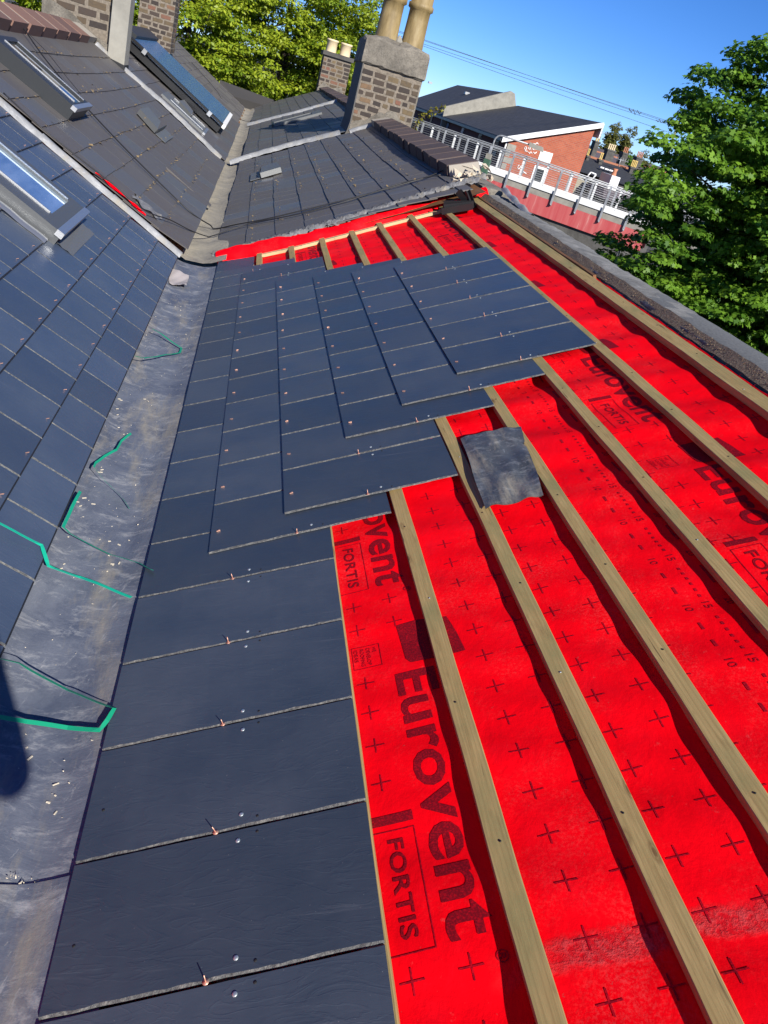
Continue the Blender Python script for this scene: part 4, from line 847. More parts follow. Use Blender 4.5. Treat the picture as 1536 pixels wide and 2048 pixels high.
cable([(x, y) for x, y in z1([(40,100),(120,190),(260,330),(380,480),(470,590)])], 'thin black cable beside the thicker one high on the left weathered roof', .003)
cable([(220+x/4.518, y/4.518) for x, y in ((720,660),(850,800),(960,930),(1080,1030),(1200,1095),(1300,1108),(1400,1090))], 'thin cable sagging across the valley below the solar panel', .006)
# ================================================================ THE PHOTOGRAPHER (behind the camera; only the shadow is in view)
def skin(name, pts, edges, mat, parent, sub=2, root=0):
    me = bpy.data.meshes.new(name); o_ = parent_org(parent); me.from_pydata([tuple(Vector(p[:3])-o_) for p in pts], edges, []); ob = bpy.data.objects.new(name, me); COL.objects.link(ob); ob.parent = parent
    md = ob.modifiers.new('Skin', 'SKIN'); md.use_smooth_shade = True
    if not me.skin_vertices: me.skin_vertices.new()
    for v, p in zip(me.skin_vertices[0].data, pts): v.radius = (p[3], p[4] if len(p) > 4 else p[3])
    me.skin_vertices[0].data[root].use_root = True
    ob.modifiers.new('Sub', 'SUBSURF').levels = sub; ob.modifiers['Sub'].render_levels = sub; me.materials.append(mat); return ob
pr = thing('person', (.08,-.62,-.03), 'person taking the photo, in dark work clothes, whose shadow falls on the lead', 'person')
cloth = M('dark_work_clothes', (.03,.035,.05), .85).m; skinm = M('skin', (.50,.30,.22), .5).m; hair = M('dark_hair', (.03,.02,.015), .6).m
bp_ = [(.06,-.64,.88,.155,.11),(.07,-.63,1.05,.15,.105),(.08,-.62,1.25,.17,.11),(.08,-.60,1.42,.13,.09),(.09,-.58,1.51,.055),
       (.28,-.60,1.42,.068),(.405,-.60,1.19,.050),(.25,-.30,1.34,.038),(.16,-.10,1.44,.026),
       (-.11,-.60,1.41,.068),(-.22,-.58,1.18,.050),(-.06,-.30,1.33,.038),(.045,-.10,1.44,.026),
       (.15,-.64,.82,.10),(.19,-.60,.46,.065),(.20,-.66,.13,.045),(.20,-.56,.10,.04),(-.03,-.64,.82,.10),(-.12,-.60,.42,.065),(-.15,-.66,.06,.045),(-.15,-.56,.01,.04)]
skin('body', bp_, [(0,1),(1,2),(2,3),(3,4),(3,5),(5,6),(6,7),(7,8),(3,9),(9,10),(10,11),(11,12),(0,13),(13,14),(14,15),(15,16),(0,17),(17,18),(18,19),(19,20)], cloth, pr)
skin('head', [(.09,-.575,1.50,.050),(.095,-.56,1.57,.066,.07),(.10,-.545,1.64,.078,.09),(.10,-.55,1.71,.072,.085),(.10,-.56,1.755,.04),(.10,-.455,1.635,.012),(.10,-.47,1.60,.02)], [(0,1),(1,2),(2,3),(3,4),(2,5),(1,6)], skinm, pr)
skin('hair', [(.10,-.60,1.62,.07,.06),(.10,-.585,1.70,.085,.09),(.10,-.57,1.765,.06,.07)], [(0,1),(1,2)], hair, pr)
for sx, cx in ((1,.165),(-1,.04)):
    P = [(cx,-.10,1.44,.024,.018),(cx,-.06,1.475,.034,.016)]; E_ = [(0,1)]
    for f in range(4):
        a = len(P); z = 1.505-.021*f; l_ = (.030,.036,.034,.026)[f]
        P += [(cx-.004*sx,-.05,z,.0095),(cx-sx*.016,-.048+.004,z+.008,.0088),(cx-sx*(.016+l_*.6),-.052,z+.006,.0080)]; E_ += [(1,a),(a,a+1),(a+1,a+2)]
    a = len(P); P += [(cx-sx*.012,-.085,1.46,.011),(cx-sx*.030,-.085,1.485,.0095)]; E_ += [(1,a),(a,a+1)]
    skin('hand', P, E_, skinm, pr, 1)
ph = thing('mobile_phone', (.10,-.03,1.50), 'dark mobile phone held up by the person taking the photo', 'phone')
b = B(); F_ = Vector(_f); Rr = Vector(_r); Uu = Vector(_u); c = Vector(CAM)-F_*.022-Rr*.0-Uu*.04
p = [c+Rr*(.037*i)+Uu*(.074*j) for i, j in ((-1,-1),(1,-1),(1,1),(-1,1))]; b.hexa([q-F_*.009 for q in p]+p); obj('case', b, BLACK, parent=ph)
# ================================================================ FOOTBRIDGE
z3 = lambda x, y: (800+x/3, 100+y/3)
P0, P1 = np.array([8.64,46.,0]), np.array([18.74,40.,0]); SLP = (.26-.533)/np.linalg.norm(P1-P0); BD = (P1-P0)/np.linalg.norm(P1-P0); BNn = np.array([-BD[1], BD[0], 0])
if BNn[1] > 0: BNn = -BNn                    # towards the viewer
def onb(px, py, off=0.):
    n = BNn; P = hit(px, py, n, n@(P0+n*off)); t_ = (P-P0)@BD; return t_, P[2]-SLP*t_
def bp(t, o, z): p = P0 + BD*t + BNn*o; return (p[0], p[1], z+SLP*t)
ts, zr = zip(*[onb(*z3(x, y)) for x, y in ((135,435),(600,592),(1000,728),(1385,860))]); ZR = float(np.mean(zr))
ZD = float(np.mean([onb(*z3(x, y))[1] for x, y in ((110,545),(400,672),(800,815),(1100,925))]))
ZB = float(np.mean([onb(*z3(x, y))[1] for x, y in ((680,935),(1150,1105))])); ZC = float(np.mean([onb(*z3(x, y))[1] for x, y in ((540,765),(700,840))]))
print('bridge', ts, zr, ZD, ZB, ZC)
TA, TB = -9., 16.
t = thing('footbridge', bp(9,-1.4,ZB), 'concrete and red steel footbridge with silver railings beyond the parapet', 'footbridge')
def bbox(b, t0, t1, o0, o1, z0, z1, m=0): b.hexa([bp(t0,o1,z0),bp(t1,o1,z0),bp(t1,o0,z0),bp(t0,o0,z0),bp(t0,o1,z1),bp(t1,o1,z1),bp(t1,o0,z1),bp(t0,o0,z1)], m)
b = B(); bbox(b, TA, TB, -2.6, .0, ZD-.28, ZD-.10); bbox(b, TA, TB, .0, .06, ZC, ZD-.10); obj('deck', b, PCONC, parent=t)
b = B(); bbox(b, TA, TB, .06, .12, ZD-.12, ZD+.04); bbox(b, TA, TB, -2.72, -2.6, ZD-.12, ZD+.06); obj('edge_channel', b, WHITE, parent=t)
b = B(); TG = onb(1282, 495)[0]; bbox(b, TA, TG, -.02, .10, ZB, ZC-.004); bbox(b, TA, TG, -2.5, -2.4, ZB, ZC-.01); obj('red_girder', b, BEAM, parent=t)
pt = [onb(*z3(x, y))[0] for x, y in ((275,510),(415,555),(570,600),(700,640),(840,700),(990,755),(1140,785),(1265,840))]
sp = (pt[-1]-pt[0])/7; posts = [pt[0]+sp*i for i in range(-6, 15) if TA < pt[0]+sp*i < TB]
for side, o, fac in (('near', .16, 1), ('far', -2.66, -1)):
    b = B()
    for z, r_ in ((ZR, .028), (ZR-.13, .022)): b.tube([bp(TA,o-fac*.05,z), bp(TB,o-fac*.05,z)], r_, 8)
    obj('handrail', b, STEEL, parent=t)
    b = B()
    for i in range(7): z = ZD+.14+i*.105; b.tube([bp(TA,o-fac*.03,z), bp(TB,o-fac*.03,z)], .006, 5)
    obj('wire_infill', b, STEEL, parent=t)
    for q in posts:
        b = B(); zb_ = ZC-.22 if fac > 0 else ZD-.1
        y0_ = .05
        b.hexa([bp(q-y0_,o+.02*fac-.03,zb_),bp(q+y0_,o+.02*fac-.03,zb_),bp(q+y0_,o+.02*fac+.05,zb_),bp(q-y0_,o+.02*fac+.05,zb_),bp(q-y0_,o-.02,ZR+.02),bp(q+y0_,o-.02,ZR+.02),bp(q+y0_,o+.03,ZR-.16),bp(q-y0_,o+.03,ZR-.16)])
        if fac > 0: b.tube([bp(q,o-.1,zb_+.08), bp(q,o+.12,zb_+.04)], .03, 6)
        obj('railing_post', b, STEEL, parent=t)
    if side == 'near':
        for q in posts:
            b = B(); m = q+sp*.42; b.hexa([bp(m-.05,o-.12,ZD),bp(m+.05,o-.12,ZD),bp(m+.05,o-.07,ZD),bp(m-.05,o-.07,ZD),bp(m-.05,o-.12,ZR-.02),bp(m+.05,o-.12,ZR-.02),bp(m+.05,o-.07,ZR-.02),bp(m-.05,o-.07,ZR-.02)])
            obj('panel_stile', b, WHITE, parent=t)
b = B(); bbox(b, onb(1040,420)[0]-6, onb(1183,470)[0]+1.5, -2.3, -.05, -5.5, ZB-.01); obj('abutment', b, DCONC, parent=t)
# lamp on the bridge
lt, lz = onb(*z3(525,690)); L0 = onb(*z3(585,505)); L1 = onb(*z3(800,545)); L2 = onb(*z3(878,566))
t2 = thing('street_lamp', bp(lt,.1,ZD), 'swan-neck lamp with a long flat head standing on the footbridge', 'street lamp')
b = B(); zt_ = L0[1]; xs = [bp(lt,.10,ZD-.2), bp(lt,.10,zt_-.35)] + [bp(lt+.35*(1-math.cos(a)), .10, zt_-.35+.35*math.sin(a)) for a in (.4,.8,1.2,1.57)] + [bp(L1[0],.10,zt_+.02)]
b.tube(xs, .045, 10); obj('pole', b, STEEL, parent=t2)
b = B(); b.hexa([bp(L1[0]-.1,.0,zt_-.08),bp(L2[0],.0,zt_-.12),bp(L2[0],.25,zt_-.12),bp(L1[0]-.1,.25,zt_-.08),bp(L1[0]-.1,.03,zt_+.12),bp(L2[0]-.1,.03,zt_+.10),bp(L2[0]-.1,.22,zt_+.10),bp(L1[0]-.1,.22,zt_+.12)]); obj('lamp_head', b, PCONC, parent=t2)
b = B(); bbox(b, lt-.16, lt+.16, .10, .42, ZD-.5, ZD+.45); bbox(b, lt-.13, lt+.13, .13, .40, ZD+.46, ZD+.72, 1); obj('control_box', b, [M('green_paint', (.05,.11,.07), .5).m, PCONC], parent=t2)
# ================================================================ RED BRICK HOUSE
YH = 62.; c0 = at(*z3(660,530), YH); c1 = at(*z3(1178,455), YH); XA, XB = float(c0[0]), float(c1[0]); ZE, ZT = float(c0[2]), float(c1[2])
print('house', XA, XB, ZE, ZT)
def hy(px, py, x):      # depth where the ray reaches the plane x = const
    d = ray(px, py); tt = (x-CAM[0])/d[0]; return CAM + d*tt
YW = float(hy(*z3(285,365), XA-.3)[1]); print('party at', YW)
t = thing('brick_house', ((XA+XB)/2, YH+10, -5.5), 'orange-red brick house with a single-pitch dark roof and white fascia', 'house')
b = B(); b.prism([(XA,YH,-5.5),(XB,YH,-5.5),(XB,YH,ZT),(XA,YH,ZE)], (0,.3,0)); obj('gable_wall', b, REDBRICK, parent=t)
b = B(); b.box((XA,YH+.3,-5.5),(XA+.3,YW,ZE)); obj('side_wall', b, SHADEBRICK, parent=t)
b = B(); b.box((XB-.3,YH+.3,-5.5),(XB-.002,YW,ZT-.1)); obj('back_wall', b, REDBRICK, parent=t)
sl_ = (ZT-ZE)/(XB-XA); ov = .6
def rslab(b, xa, xb, ya, yb, za, zb, th): b.hexa([(xa,ya,za),(xb,ya,zb),(xb,yb,zb),(xa,yb,za),(xa,ya,za+th),(xb,ya,zb+th),(xb,yb,zb+th),(xa,yb,za+th)])
b = B(); rslab(b, XA-ov, XB+.35, YH-.25, YW, ZE-sl_*ov, ZT+sl_*.35, .16); rf = obj('roof', b, TILES, parent=t)
b = B(); rslab(b, XA-ov-.03, XB+.38, YH-.34, YH-.252, ZE-sl_*ov-.16, ZT+sl_*.35-.16, .36); b.hexa([(XB+.355,YH-.34,ZT-.75),(XB+.44,YH-.34,ZT-.75),(XB+.44,YW,ZT-.75),(XB+.355,YW,ZT-.75),(XB+.355,YH-.34,ZT+.30),(XB+.44,YH-.34,ZT+.25),(XB+.44,YW,ZT+.25),(XB+.355,YW,ZT+.30)]); obj('fascia', b, WHITE, parent=rf)
b = B(); b.box((XA-ov-.14,YH-.2,ZE-sl_*ov-.10),(XA-ov-.004,YW+25,ZE-sl_*ov+.10)); obj('gutter', b, DARKMETAL, parent=rf)
b = B()
for i in range(12): z = ZE-.75-i*.45; w = .35 if i % 2 else .65; b.box((XA-.02,YH-.03,z),(XA+w,YH-.001,z+.40))
obj('quoins', b, PCONC, parent=t)
b = B(); b.tube([(XA-.12,YH+.1,ZE-.1),(XA-.12,YH+.1,-5.5)], .06, 8); obj('downpipe', b, WHITE, parent=t)
wl = at(*z3(845,600), YH); wr = at(*z3(918,620), YH); wb = at(*z3(830,650), YH); dz = at(*z3(865,800), YH)[2]
t_w = B(); t_w.box((wl[0],YH-.05,wb[2]-.1),(wr[0],YH-.002,wl[2])); w_ = obj('window', t_w, WHITE, parent=t)
b = B(); b.box((wl[0]+.08,YH-.07,wb[2]+.0),(wr[0]-.16,YH-.052,wl[2]-.06)); obj('blind', b, BLIND, parent=w_)
dl, dr = at(*z3(806,700), YH)[0], at(*z3(884,715), YH)[0]
b = B(); b.box((dl,YH-.05,dz-.6),(dl+.2,YH-.002,wb[2]-.5)); b.box((dr-.2,YH-.05,dz-.6),(dr,YH-.002,wb[2]-.5)); b.box((dl+.2,YH-.05,wb[2]-.66),(dr-.2,YH-.002,wb[2]-.5)); d_ = obj('door_frame', b, WHITE, parent=t)
b = B(); b.box((dl+.2,YH-.03,dz-.6),(dr-.2,YH-.003,wb[2]-.66)); obj('door', b, WGLASS, parent=d_)
for i, (px, py, ph) in enumerate(((195,420,45),(300,440,60),(390,470,60),(495,505,60),(600,540,60))):
    p = hy(*z3(px, py-ph/2), XA-.01); zt_ = ZE-.42; zb_ = zt_-1.1; w = .5
    b = B(); b.box((XA-.05,p[1]-w,zb_),(XA-.002,p[1]+w,zt_)); wn = obj('window', b, [DARKMETAL], parent=t)
    b = B(); b.box((XA-.07,p[1]-w+.12,zb_+.35),(XA-.052,p[1]+w-.12,zt_-.1)); obj('pane', b, WGLASS if i in (0,3,4) else M('lit_glass', (.25,.32,.45), .1, .3).m, parent=wn)
# graffiti
for pts_, lab in (([[(750,600),(745,585),(755,580),(760,592),(748,605),(765,608)],[(768,585),(775,600),(780,580),(785,602)],[(790,580),(800,578),(795,595),(805,598)],[(810,575),(818,590),(812,598),(825,596)],[(770,612),(778,622),(785,610),(792,622)],[(800,560),(812,566),(822,556),(830,566)],[(800,612),(808,622),(820,612)]], 'white scribbled graffiti beside the window'), ([[(705,700),(715,690),(725,700),(712,715),(705,705)],[(728,698),(724,725)],[(738,730),(758,742)]], 'white scribbled graffiti low on the wall')):
    b = B()
    for l in pts_: b.tube([tuple(at(*z3(x, y), YH-.012)) for x, y in l], .035, 5)
    obj('graffiti', b, WHITE, parent=t)['label'] = lab
# concrete upstand between the two houses and the second house
zA = ZE-sl_*ov
t3 = thing('brick_house', ((XA+XB)/2, YW+10, -5.5), 'second brick house with a taller dark roof beyond the concrete party wall', 'house')
X2 = XA-ov-.05; up_ = .75
b = B(); b.prism([(X2,YW+.01,zA-.2),(XB*.985,YW+.01,ZT-.25),(XB*.985+.6,YW+.01,ZT-.4),(XB*.985+.6,YW+.01,ZT-1.8),(X2,YW+.01,zA-1.)], (0,.5,0)); 
pw = [(X2,zA+.15),(X2,zA+.55)]
px_ = [hy(1,1,1)]
g = [at(*z3(x, y), YW) for x, y in ((272,360),(270,340),(600,262),(668,247),(690,262),(735,303),(700,303))]
b = B(); b.prism([(p[0],YW+.01,p[2]-1.6 if i in (0,5,6) else p[2]) for i, p in enumerate(g)], (0,.45,0)); obj('party_wall', b, PCONC, parent=t3)
e0 = at(*z3(110,330), YW+18); 
b = B(); e2 = zA+.0; rslab(b, X2+.05, g[3][0]+.2, YW+.47, YW+26, zA+.05, g[3][2]-.35, .16); obj('roof', b, TILES, parent=t3)
b = B(); b.box((XA,YW+.47,-5.5),(XA+.3,YW+26,ZE)); obj('side_wall', b, SHADEBRICK, parent=t3)
for (x, y) in ((180,200),(400,265)):
    d = ray(*z3(x, y)); 
    # on the second roof
    s2 = (g[3][2]-.35-zA-.05)/(g[3][0]+.2-X2-.05); n = np.array([-s2,0,1.]); dd = zA+.05+.16-s2*(X2+.05); P = hit(*z3(x, y), n, dd)
    b = B(); b.box((P[0]-.25,P[1]-.3,P[2]-.05),(P[0]+.25,P[1]+.3,P[2]+.22)); obj('roof_vent', b, STEEL, parent=t3)
# ================================================================ FAR TERRACES
z8_ = lambda x, y: (1150+x/7.68, 230+y/7.68)
def stack(px0, px1, pyt, pyb, Y, pots, col, label, depth=1.2, mat=DCONC, ph=1.):
    a = at(*z8_(px0, pyt), Y); c = at(*z8_(px1, pyt), Y); zb = at(*z8_((px0+px1)/2, pyb), Y)[2]-1.
    t = thing('chimney_stack', ((a[0]+c[0])/2, Y+depth/2, zb), label, 'chimney'); x0, x1 = min(a[0],c[0]), max(a[0],c[0]); zt = a[2]
    b = B(); b.box((x0,Y,zb),(x1,Y+depth,zt)); b.box((x0-.08,Y-.08,zt-.18),(x1+.08,Y+depth+.08,zt)); obj('stack', b, mat, parent=t)
    for i in range(pots):
        x = x0+(x1-x0)*(i+.5)/pots; b = B(); r_ = min(.2, (x1-x0)/pots*.38); b.lathe((x,Y+.4,zt), [(r_,0),(r_*.85,.5*ph),(r_,.55*ph),(r_,.65*ph),(r_*.6,.65*ph)], 10); obj('chimney_pot', b, col, parent=t)
def far_roof(p, Y0, Y1, mat, label, ridge=True, name='terrace_roof'):
    """ridge line between two pixels at depth Y1, eave line between two pixels at depth Y0"""
    r0, r1, e1, e0 = at(*z8_(*p[0]), Y1), at(*z8_(*p[1]), Y1), at(*z8_(*p[2]), Y0), at(*z8_(*p[3]), Y0)
    zr_ = (r0[2]+r1[2])/2; ze_ = (e0[2]+e1[2])/2
    t = thing('terrace_house', ((r0[0]+r1[0])/2, Y1, -5.5), label, 'house')
    b = B(); b.add([(e0[0],Y0,ze_),(e1[0],Y0,ze_),(r1[0],Y1,zr_),(r0[0],Y1,zr_),(r1[0],2*Y1-Y0,ze_),(r0[0],2*Y1-Y0,ze_)], [(0,1,2,3),(3,2,4,5),(0,3,5),(1,4,2),(0,5,4,1)]); obj('roof', b, mat, parent=t)
    b = B(); x0, x1 = min(e0[0],r0[0])+.05, max(e1[0],r1[0])-.05; b.box((max(e0[0],r0[0]),Y0+.3,-5.5),(min(e1[0],r1[0]),2*Y1-Y0-.3,ze_-.01)); obj('wall', b, DCONC, parent=t)
    if ridge: b = B(); b.box((r0[0],Y1-.18,zr_-.04),(r1[0],Y1+.18,zr_+.16)); obj('ridge_tiles', b, RIDGE, parent=t)
far_roof([(120,640),(1150,905),(1150,1150),(-20,880)], 80, 88, FARSLATE, 'dark slate terrace house with an orange ridge beyond the brick gable')
far_roof([(-200,500),(1500,830),(1500,960),(-200,640)], 112, 122, FARPURPLE, 'long purple-grey terrace roof behind the orange ridge')
far_roof([(-200,430),(1500,760),(1500,860),(-200,540)], 140, 150, FARPURPLE, 'farther purple-grey terrace roof under the poplars', False)
far_roof([(430,1110),(1200,1190),(1400,1420),(380,1420)], 58, 64, FARPURPLE, 'nearer purple slate roof beside the white chimney', False)
far_roof([(640,1060),(180,1330),(180,1500),(640,1500)][:0] or [(300,1130),(640,1200),(640,1420),(140,1330)], 60, 66, FARGREY, 'pale grey lean-to roof seen through the bridge railing', False)
stack(325,395,395,590,108,2,YPOT,'grey chimney stack with yellow pots left of the poplars')
stack(515,640,520,690,108,4,CREAMPOT,'broad grey chimney stack with pale pots in front of the poplars')
stack(750,835,570,715,108,3,REDPOT,'dark chimney stack with terracotta pots right of the poplars')
stack(960,1060,640,790,108,4,REDPOT,'grey chimney stack with terracotta pots farthest right')
stack(195,235,620,660,86,2,YPOT,'pair of yellow pots on the orange ridge nearest the brick gable', .6)
stack(385,440,680,715,86,2,YPOT,'pair of yellow pots in the middle of the orange ridge', .6)
stack(870,970,790,850,86,4,YPOT,'row of yellow pots at the right end of the orange ridge', .6)
a = at(*z8_(600,935), 62); c = at(*z8_(700,965), 62); zb = at(*z8_(620,1110), 62)[2]
t = thing('white_chimney', ((a[0]+c[0])/2, 63, zb-2), 'white rendered chimney with a terracotta pot beyond the footbridge', 'chimney')
b = B(); b.box((a[0]-.15,62,zb-3),(c[0],64.2,a[2])); obj('stack', b, WHITE, parent=t)
b = B(); b.lathe((a[0]+.2,62.6,a[2]), [(.2,0),(.15,.3),(.2,.5),(.12,.5)], 12); obj('chimney_pot', b, REDPOT, parent=t)
a = at(*z8_(60,950), 66); c = at(*z8_(195,1040), 66)
b = B(); b.prism([(float(at(*z8_(-30,1240),66)[0])-1,66,-5.5),(float(c[0]),66,-5.5),(float(c[0]),66,float(c[2])),(float(a[0])+.2,66,float(a[2])),(float(a[0])-2.2,66,float(a[2]))], (0,.4,0)); obj('garden_wall', b, mk_bw('cream_block', (.40,.36,.26), (.36,.33,.24), (.30,.27,.2), 2.), org=(float(c[0]),66,-5.5), cat='wall', label='cream block wall at the foot of the brick gable')
# roof window of the dark terrace and white skylight frame
for i, (x, y) in enumerate(((410,805),(480,830),(545,850))):
    P = at(*z8_(x, y), 83.2); b = B(); b.box((P[0]-.2,83,P[2]-.06),(P[0]+.2,83.5,P[2]+.06)); obj('roof_vent', b, WHITE, org=tuple(P), cat='roof vent', label=('left' , 'middle', 'right')[i]+' of three small white vents on the far dark slate roof', group='white vents on the far slate roof')
P = [at(*z8_(x, y), 79.4) for x, y in ((185,945),(245,880),(325,915),(265,985))]
b = B()
for p, q in zip(P, P[1:]+P[:1]): b.tube([tuple(p), tuple(q)], .07, 6)
obj('skylight_frame', b, WHITE, org=tuple(P[0]), cat='skylight', label='white-framed skylight on the far dark slate roof')
def aerial(px, pyt, pyb, Y, label):
    a, c = at(*z8_(px, pyt), Y), at(*z8_(px, pyb), Y); b = B(); b.tube([tuple(c), (c[0],Y,a[2])], .04, 5); b.tube([(c[0]-.7,Y,a[2]-.1),(c[0]+.9,Y,a[2]-.1)], .025, 5)
    for i in range(6): x = c[0]-.6+i*.28; b.tube([(x,Y,a[2]-.35),(x,Y,a[2]+.15)], .015, 4)
    obj('tv_aerial', b, STEEL, org=tuple(c), cat='aerial', label=label)
aerial(370,240,400,104,'thin television aerial standing on the far chimney left of the poplars'); aerial(665,660,790,85,'television aerial on the orange ridge')
# ================================================================ OVERHEAD LINES, MAST
YWI = 62.
WP = [((715,36),(1330,236)),((715,43),(1330,243)),((852,80),(1400,262)),((852,93),(1330,258))]
for i, (a, c) in enumerate(WP):
    p, q = at(*a, YWI+i*.4), at(*c, YWI+i*.4); d = (q-p)/np.linalg.norm(q-p); e = [p-d*12 + (q+d*30-(p-d*12))*k_/24 for k_ in range(25)]
    e = [tuple(v - np.array([0,0,.25*math.sin(math.pi*k_/24)-.12])) for k_, v in enumerate(e)]
    b = B(); b.tube(e, .014, 5); obj('overhead_line', b, CABLE, org=e[12], cat='cable', label=('topmost','second from top','third from top','lowest')[i]+' of the four overhead lines crossing the sky', group='overhead lines across the sky')
for pts, lab in (([(1375,348),(1378,362),(1390,372),(1400,356),(1410,388),(1425,362),(1436,385),(1448,372)], 'black zigzag spacer hanging between the overhead lines'), ([(1540,420),(1548,432),(1556,415),(1566,436),(1580,425)], 'black wire spacer on the overhead lines at the edge of the big tree')):
    b = B(); b.tube([tuple(at(800+x/3, 100+y/3, YWI+.6)) for x, y in pts], .03, 5); obj('line_spacer', b, CABLE, org=tuple(at(800+pts[0][0]/3,100+pts[0][1]/3,YWI+.6)), cat='line spacer', label=lab)
a, c = at(1374,205,70), at(1326,345,70); b = B(); b.tube([(c[0]-.1,70,-5.5),(float(a[0]),70,float(a[2])-.6)], [.12,.08], 10); obj('line_mast', b, PCONC, org=(float(c[0]),70,-5.5), cat='mast', label='pale mast half hidden behind the big tree')
# ================================================================ TREES
def leafmesh(name, pos, nrm, size, mat, parent, shape='maple', tint=None):
    n = len(pos); nrm = nrm/np.maximum(np.linalg.norm(nrm, axis=1, keepdims=True), 1e-6); r = rng.normal(size=(n,3)); u = np.cross(nrm, r); u /= np.linalg.norm(u, axis=1, keepdims=True)+1e-9; w = np.cross(nrm, u)
    if shape == 'maple': pr = [(-.1,-.5),(.42,-.42),(.30,-.02),(.62,.22),(.24,.30),(.0,.78),(-.24,.30),(-.62,.22),(-.30,-.02),(-.42,-.42)]
    else: pr = [(0,-.6),(.34,-.05),(0,.7),(-.34,-.05)]
    m = len(pr); V = np.zeros((n, m, 3)); sz = size*rng.uniform(.65, 1.25, n)
    for i, (a, c) in enumerate(pr): V[:, i] = pos + (u*a + w*c + nrm*(-.22*(a*a+c*c)))*sz[:, None]
    me = bpy.data.meshes.new(name); me.vertices.add(n*m); me.loops.add(n*m); me.polygons.add(n)
    o = np.array(parent_org(parent)) if parent else np.zeros(3); me.vertices.foreach_set('co', (V.reshape(-1,3)-o).ravel()); me.loops.foreach_set('vertex_index', np.arange(n*m)); me.polygons.foreach_set('loop_start', np.arange(n)*m)
    me.materials.append(mat); at_ = me.attributes.new('tint', 'FLOAT', 'FACE'); at_.data.foreach_set('value', (rng.random(n) if tint is None else tint)); me.update(); me.validate()
    ob = bpy.data.objects.new(name, me); COL.objects.link(ob); ob.parent = parent; return ob
def clumps(C, rad_, per, flat=.6, up=.7):
    """leaf positions and normals on the upper shells of many small clumps"""
    P, N, Tt = [], [], []
    for c, r_ in zip(C, rad_):
        k_ = int(per*(r_/.5)**2); d = rng.normal(size=(k_,3)); d[:,2] = np.abs(d[:,2])*up + d[:,2]*(1-up); d /= np.linalg.norm(d, axis=1, keepdims=True)
        rr = r_*rng.uniform(.55, 1.05, (k_,1)); P.append(c + d*rr*np.array([1,1,flat])); nn = d*.6 + np.array([0,0,.55]) + rng.normal(size=(k_,3))*.38; N.append(nn); Tt.append(np.clip(rng.normal(rng.uniform(.2,.75), .2, k_), 0, 1))
    return np.vstack(P), np.vstack(N), np.concatenate(Tt)
def tree(base, top_z, crown_c, crown_r, n_cl, r_cl, per, leaf, mat, label, name='tree', shape='maple', trunk=.25, shell=.55, flat=.6, shapef=None, cat='tree', group=None, limbs=14):
    t = thing(name, base, label, cat, group); cc = np.array(crown_c, float); cr = np.array(crown_r, float); C = []
    while len(C) < n_cl:
        d = rng.normal(size=3); d /= np.linalg.norm(d); q = rng.uniform(shell, 1.) ; p = cc + d*cr*q*(1+.12*math.sin(d[0]*5+d[2]*7)+.10*math.sin(d[1]*9))
        if shapef and not shapef(p): continue
        C.append(p)
    C = np.array(C); R_ = rng.uniform(*r_cl, len(C)); P, N, Tt = clumps(C, R_, per, flat)
    leafmesh('crown', P, N, leaf, mat, t, shape, Tt)
    b = B(); x, y, z = base; tp = cc + np.array([0,0,cr[2]*.45]); b.tube([(x,y,z),(x+.1,y,z+(cc[2]-z)*.5),tuple(cc - np.array([0,0,cr[2]*.3])),tuple(tp)], [trunk,trunk*.8,trunk*.5,trunk*.12], 9)
    idx = rng.choice(len(C), min(limbs, len(C)), replace=False)
    for i in idx:
        s0 = Vector((x,y,z)).lerp(Vector(tp), rng.uniform(.45,.85)); e = Vector(C[i]); m = s0.lerp(e, .5)+Vector((0,0,-.15)); b.tube([s0,m,e], [trunk*.16,trunk*.09,.01], 6)
    obj('trunk', b, BARK, parent=t); return t
def keep_big(p):      # the crown narrows upwards and its underside is higher on the roof side
    return p[2] > -1.7 + max(0, (8.2-p[0]))*.62 - max(0, p[0]-8)*.3 and (p[2] < 1.2 or math.hypot(p[0]-10.4, p[1]-13.4) < 5.2*(1-(p[2]-1.2)/5.4)) and p[0] > (.455 if p[2] < .45 else .474)*p[1]
tree((10.4,13.6,-5.5), 5, (10.3,13.4,1.1), (4.5,3.7,4.3), 1600, (.24,.48), 270, .076, LEAF_G, 'big leafy green maple tree rising at the right edge beyond the parapet', 'maple_tree', 'maple', .30, .25, .62, keep_big, limbs=30)
# added undergrowth; the shade is put into a near-black leaf colour
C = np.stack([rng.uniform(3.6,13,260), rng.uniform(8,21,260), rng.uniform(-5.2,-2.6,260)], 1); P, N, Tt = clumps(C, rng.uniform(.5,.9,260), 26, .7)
b_ = thing('shade_undergrowth', (8,13,-5.5), 'added undergrowth with shade-dark leaf colour between parapet and tree', 'undergrowth'); tag(b_, kind='stuff'); leafmesh('foliage', P, N, .16, LEAF_SHADE, b_, 'leaf', Tt)
BT = [((-13.5,37,-5.5),(-13.5,37,1.),(4.2,3.,5.),120,'bushy spring-green tree at the top left corner behind the brick coping'),
      ((-8.,39,-5.5),(-8.,39,1.4),(3.6,3.,6.2),170,'yellow-green tree between the two left chimneys'),
      ((-3.4,41,-5.5),(-3.4,41,1.6),(4.,3.2,6.6),240,'tall yellow-green tree rising behind the solar panel'),
      ((.6,43,-5.5),(.8,43,2.2),(3.9,3.2,6.4),230,'tall spring-leafed tree behind the far end of the valley'),
      ((3.6,45,-5.5),(3.6,45,1.6),(2.5,2.6,5.2),120,'sparser spring-leafed tree just left of the large chimney')]
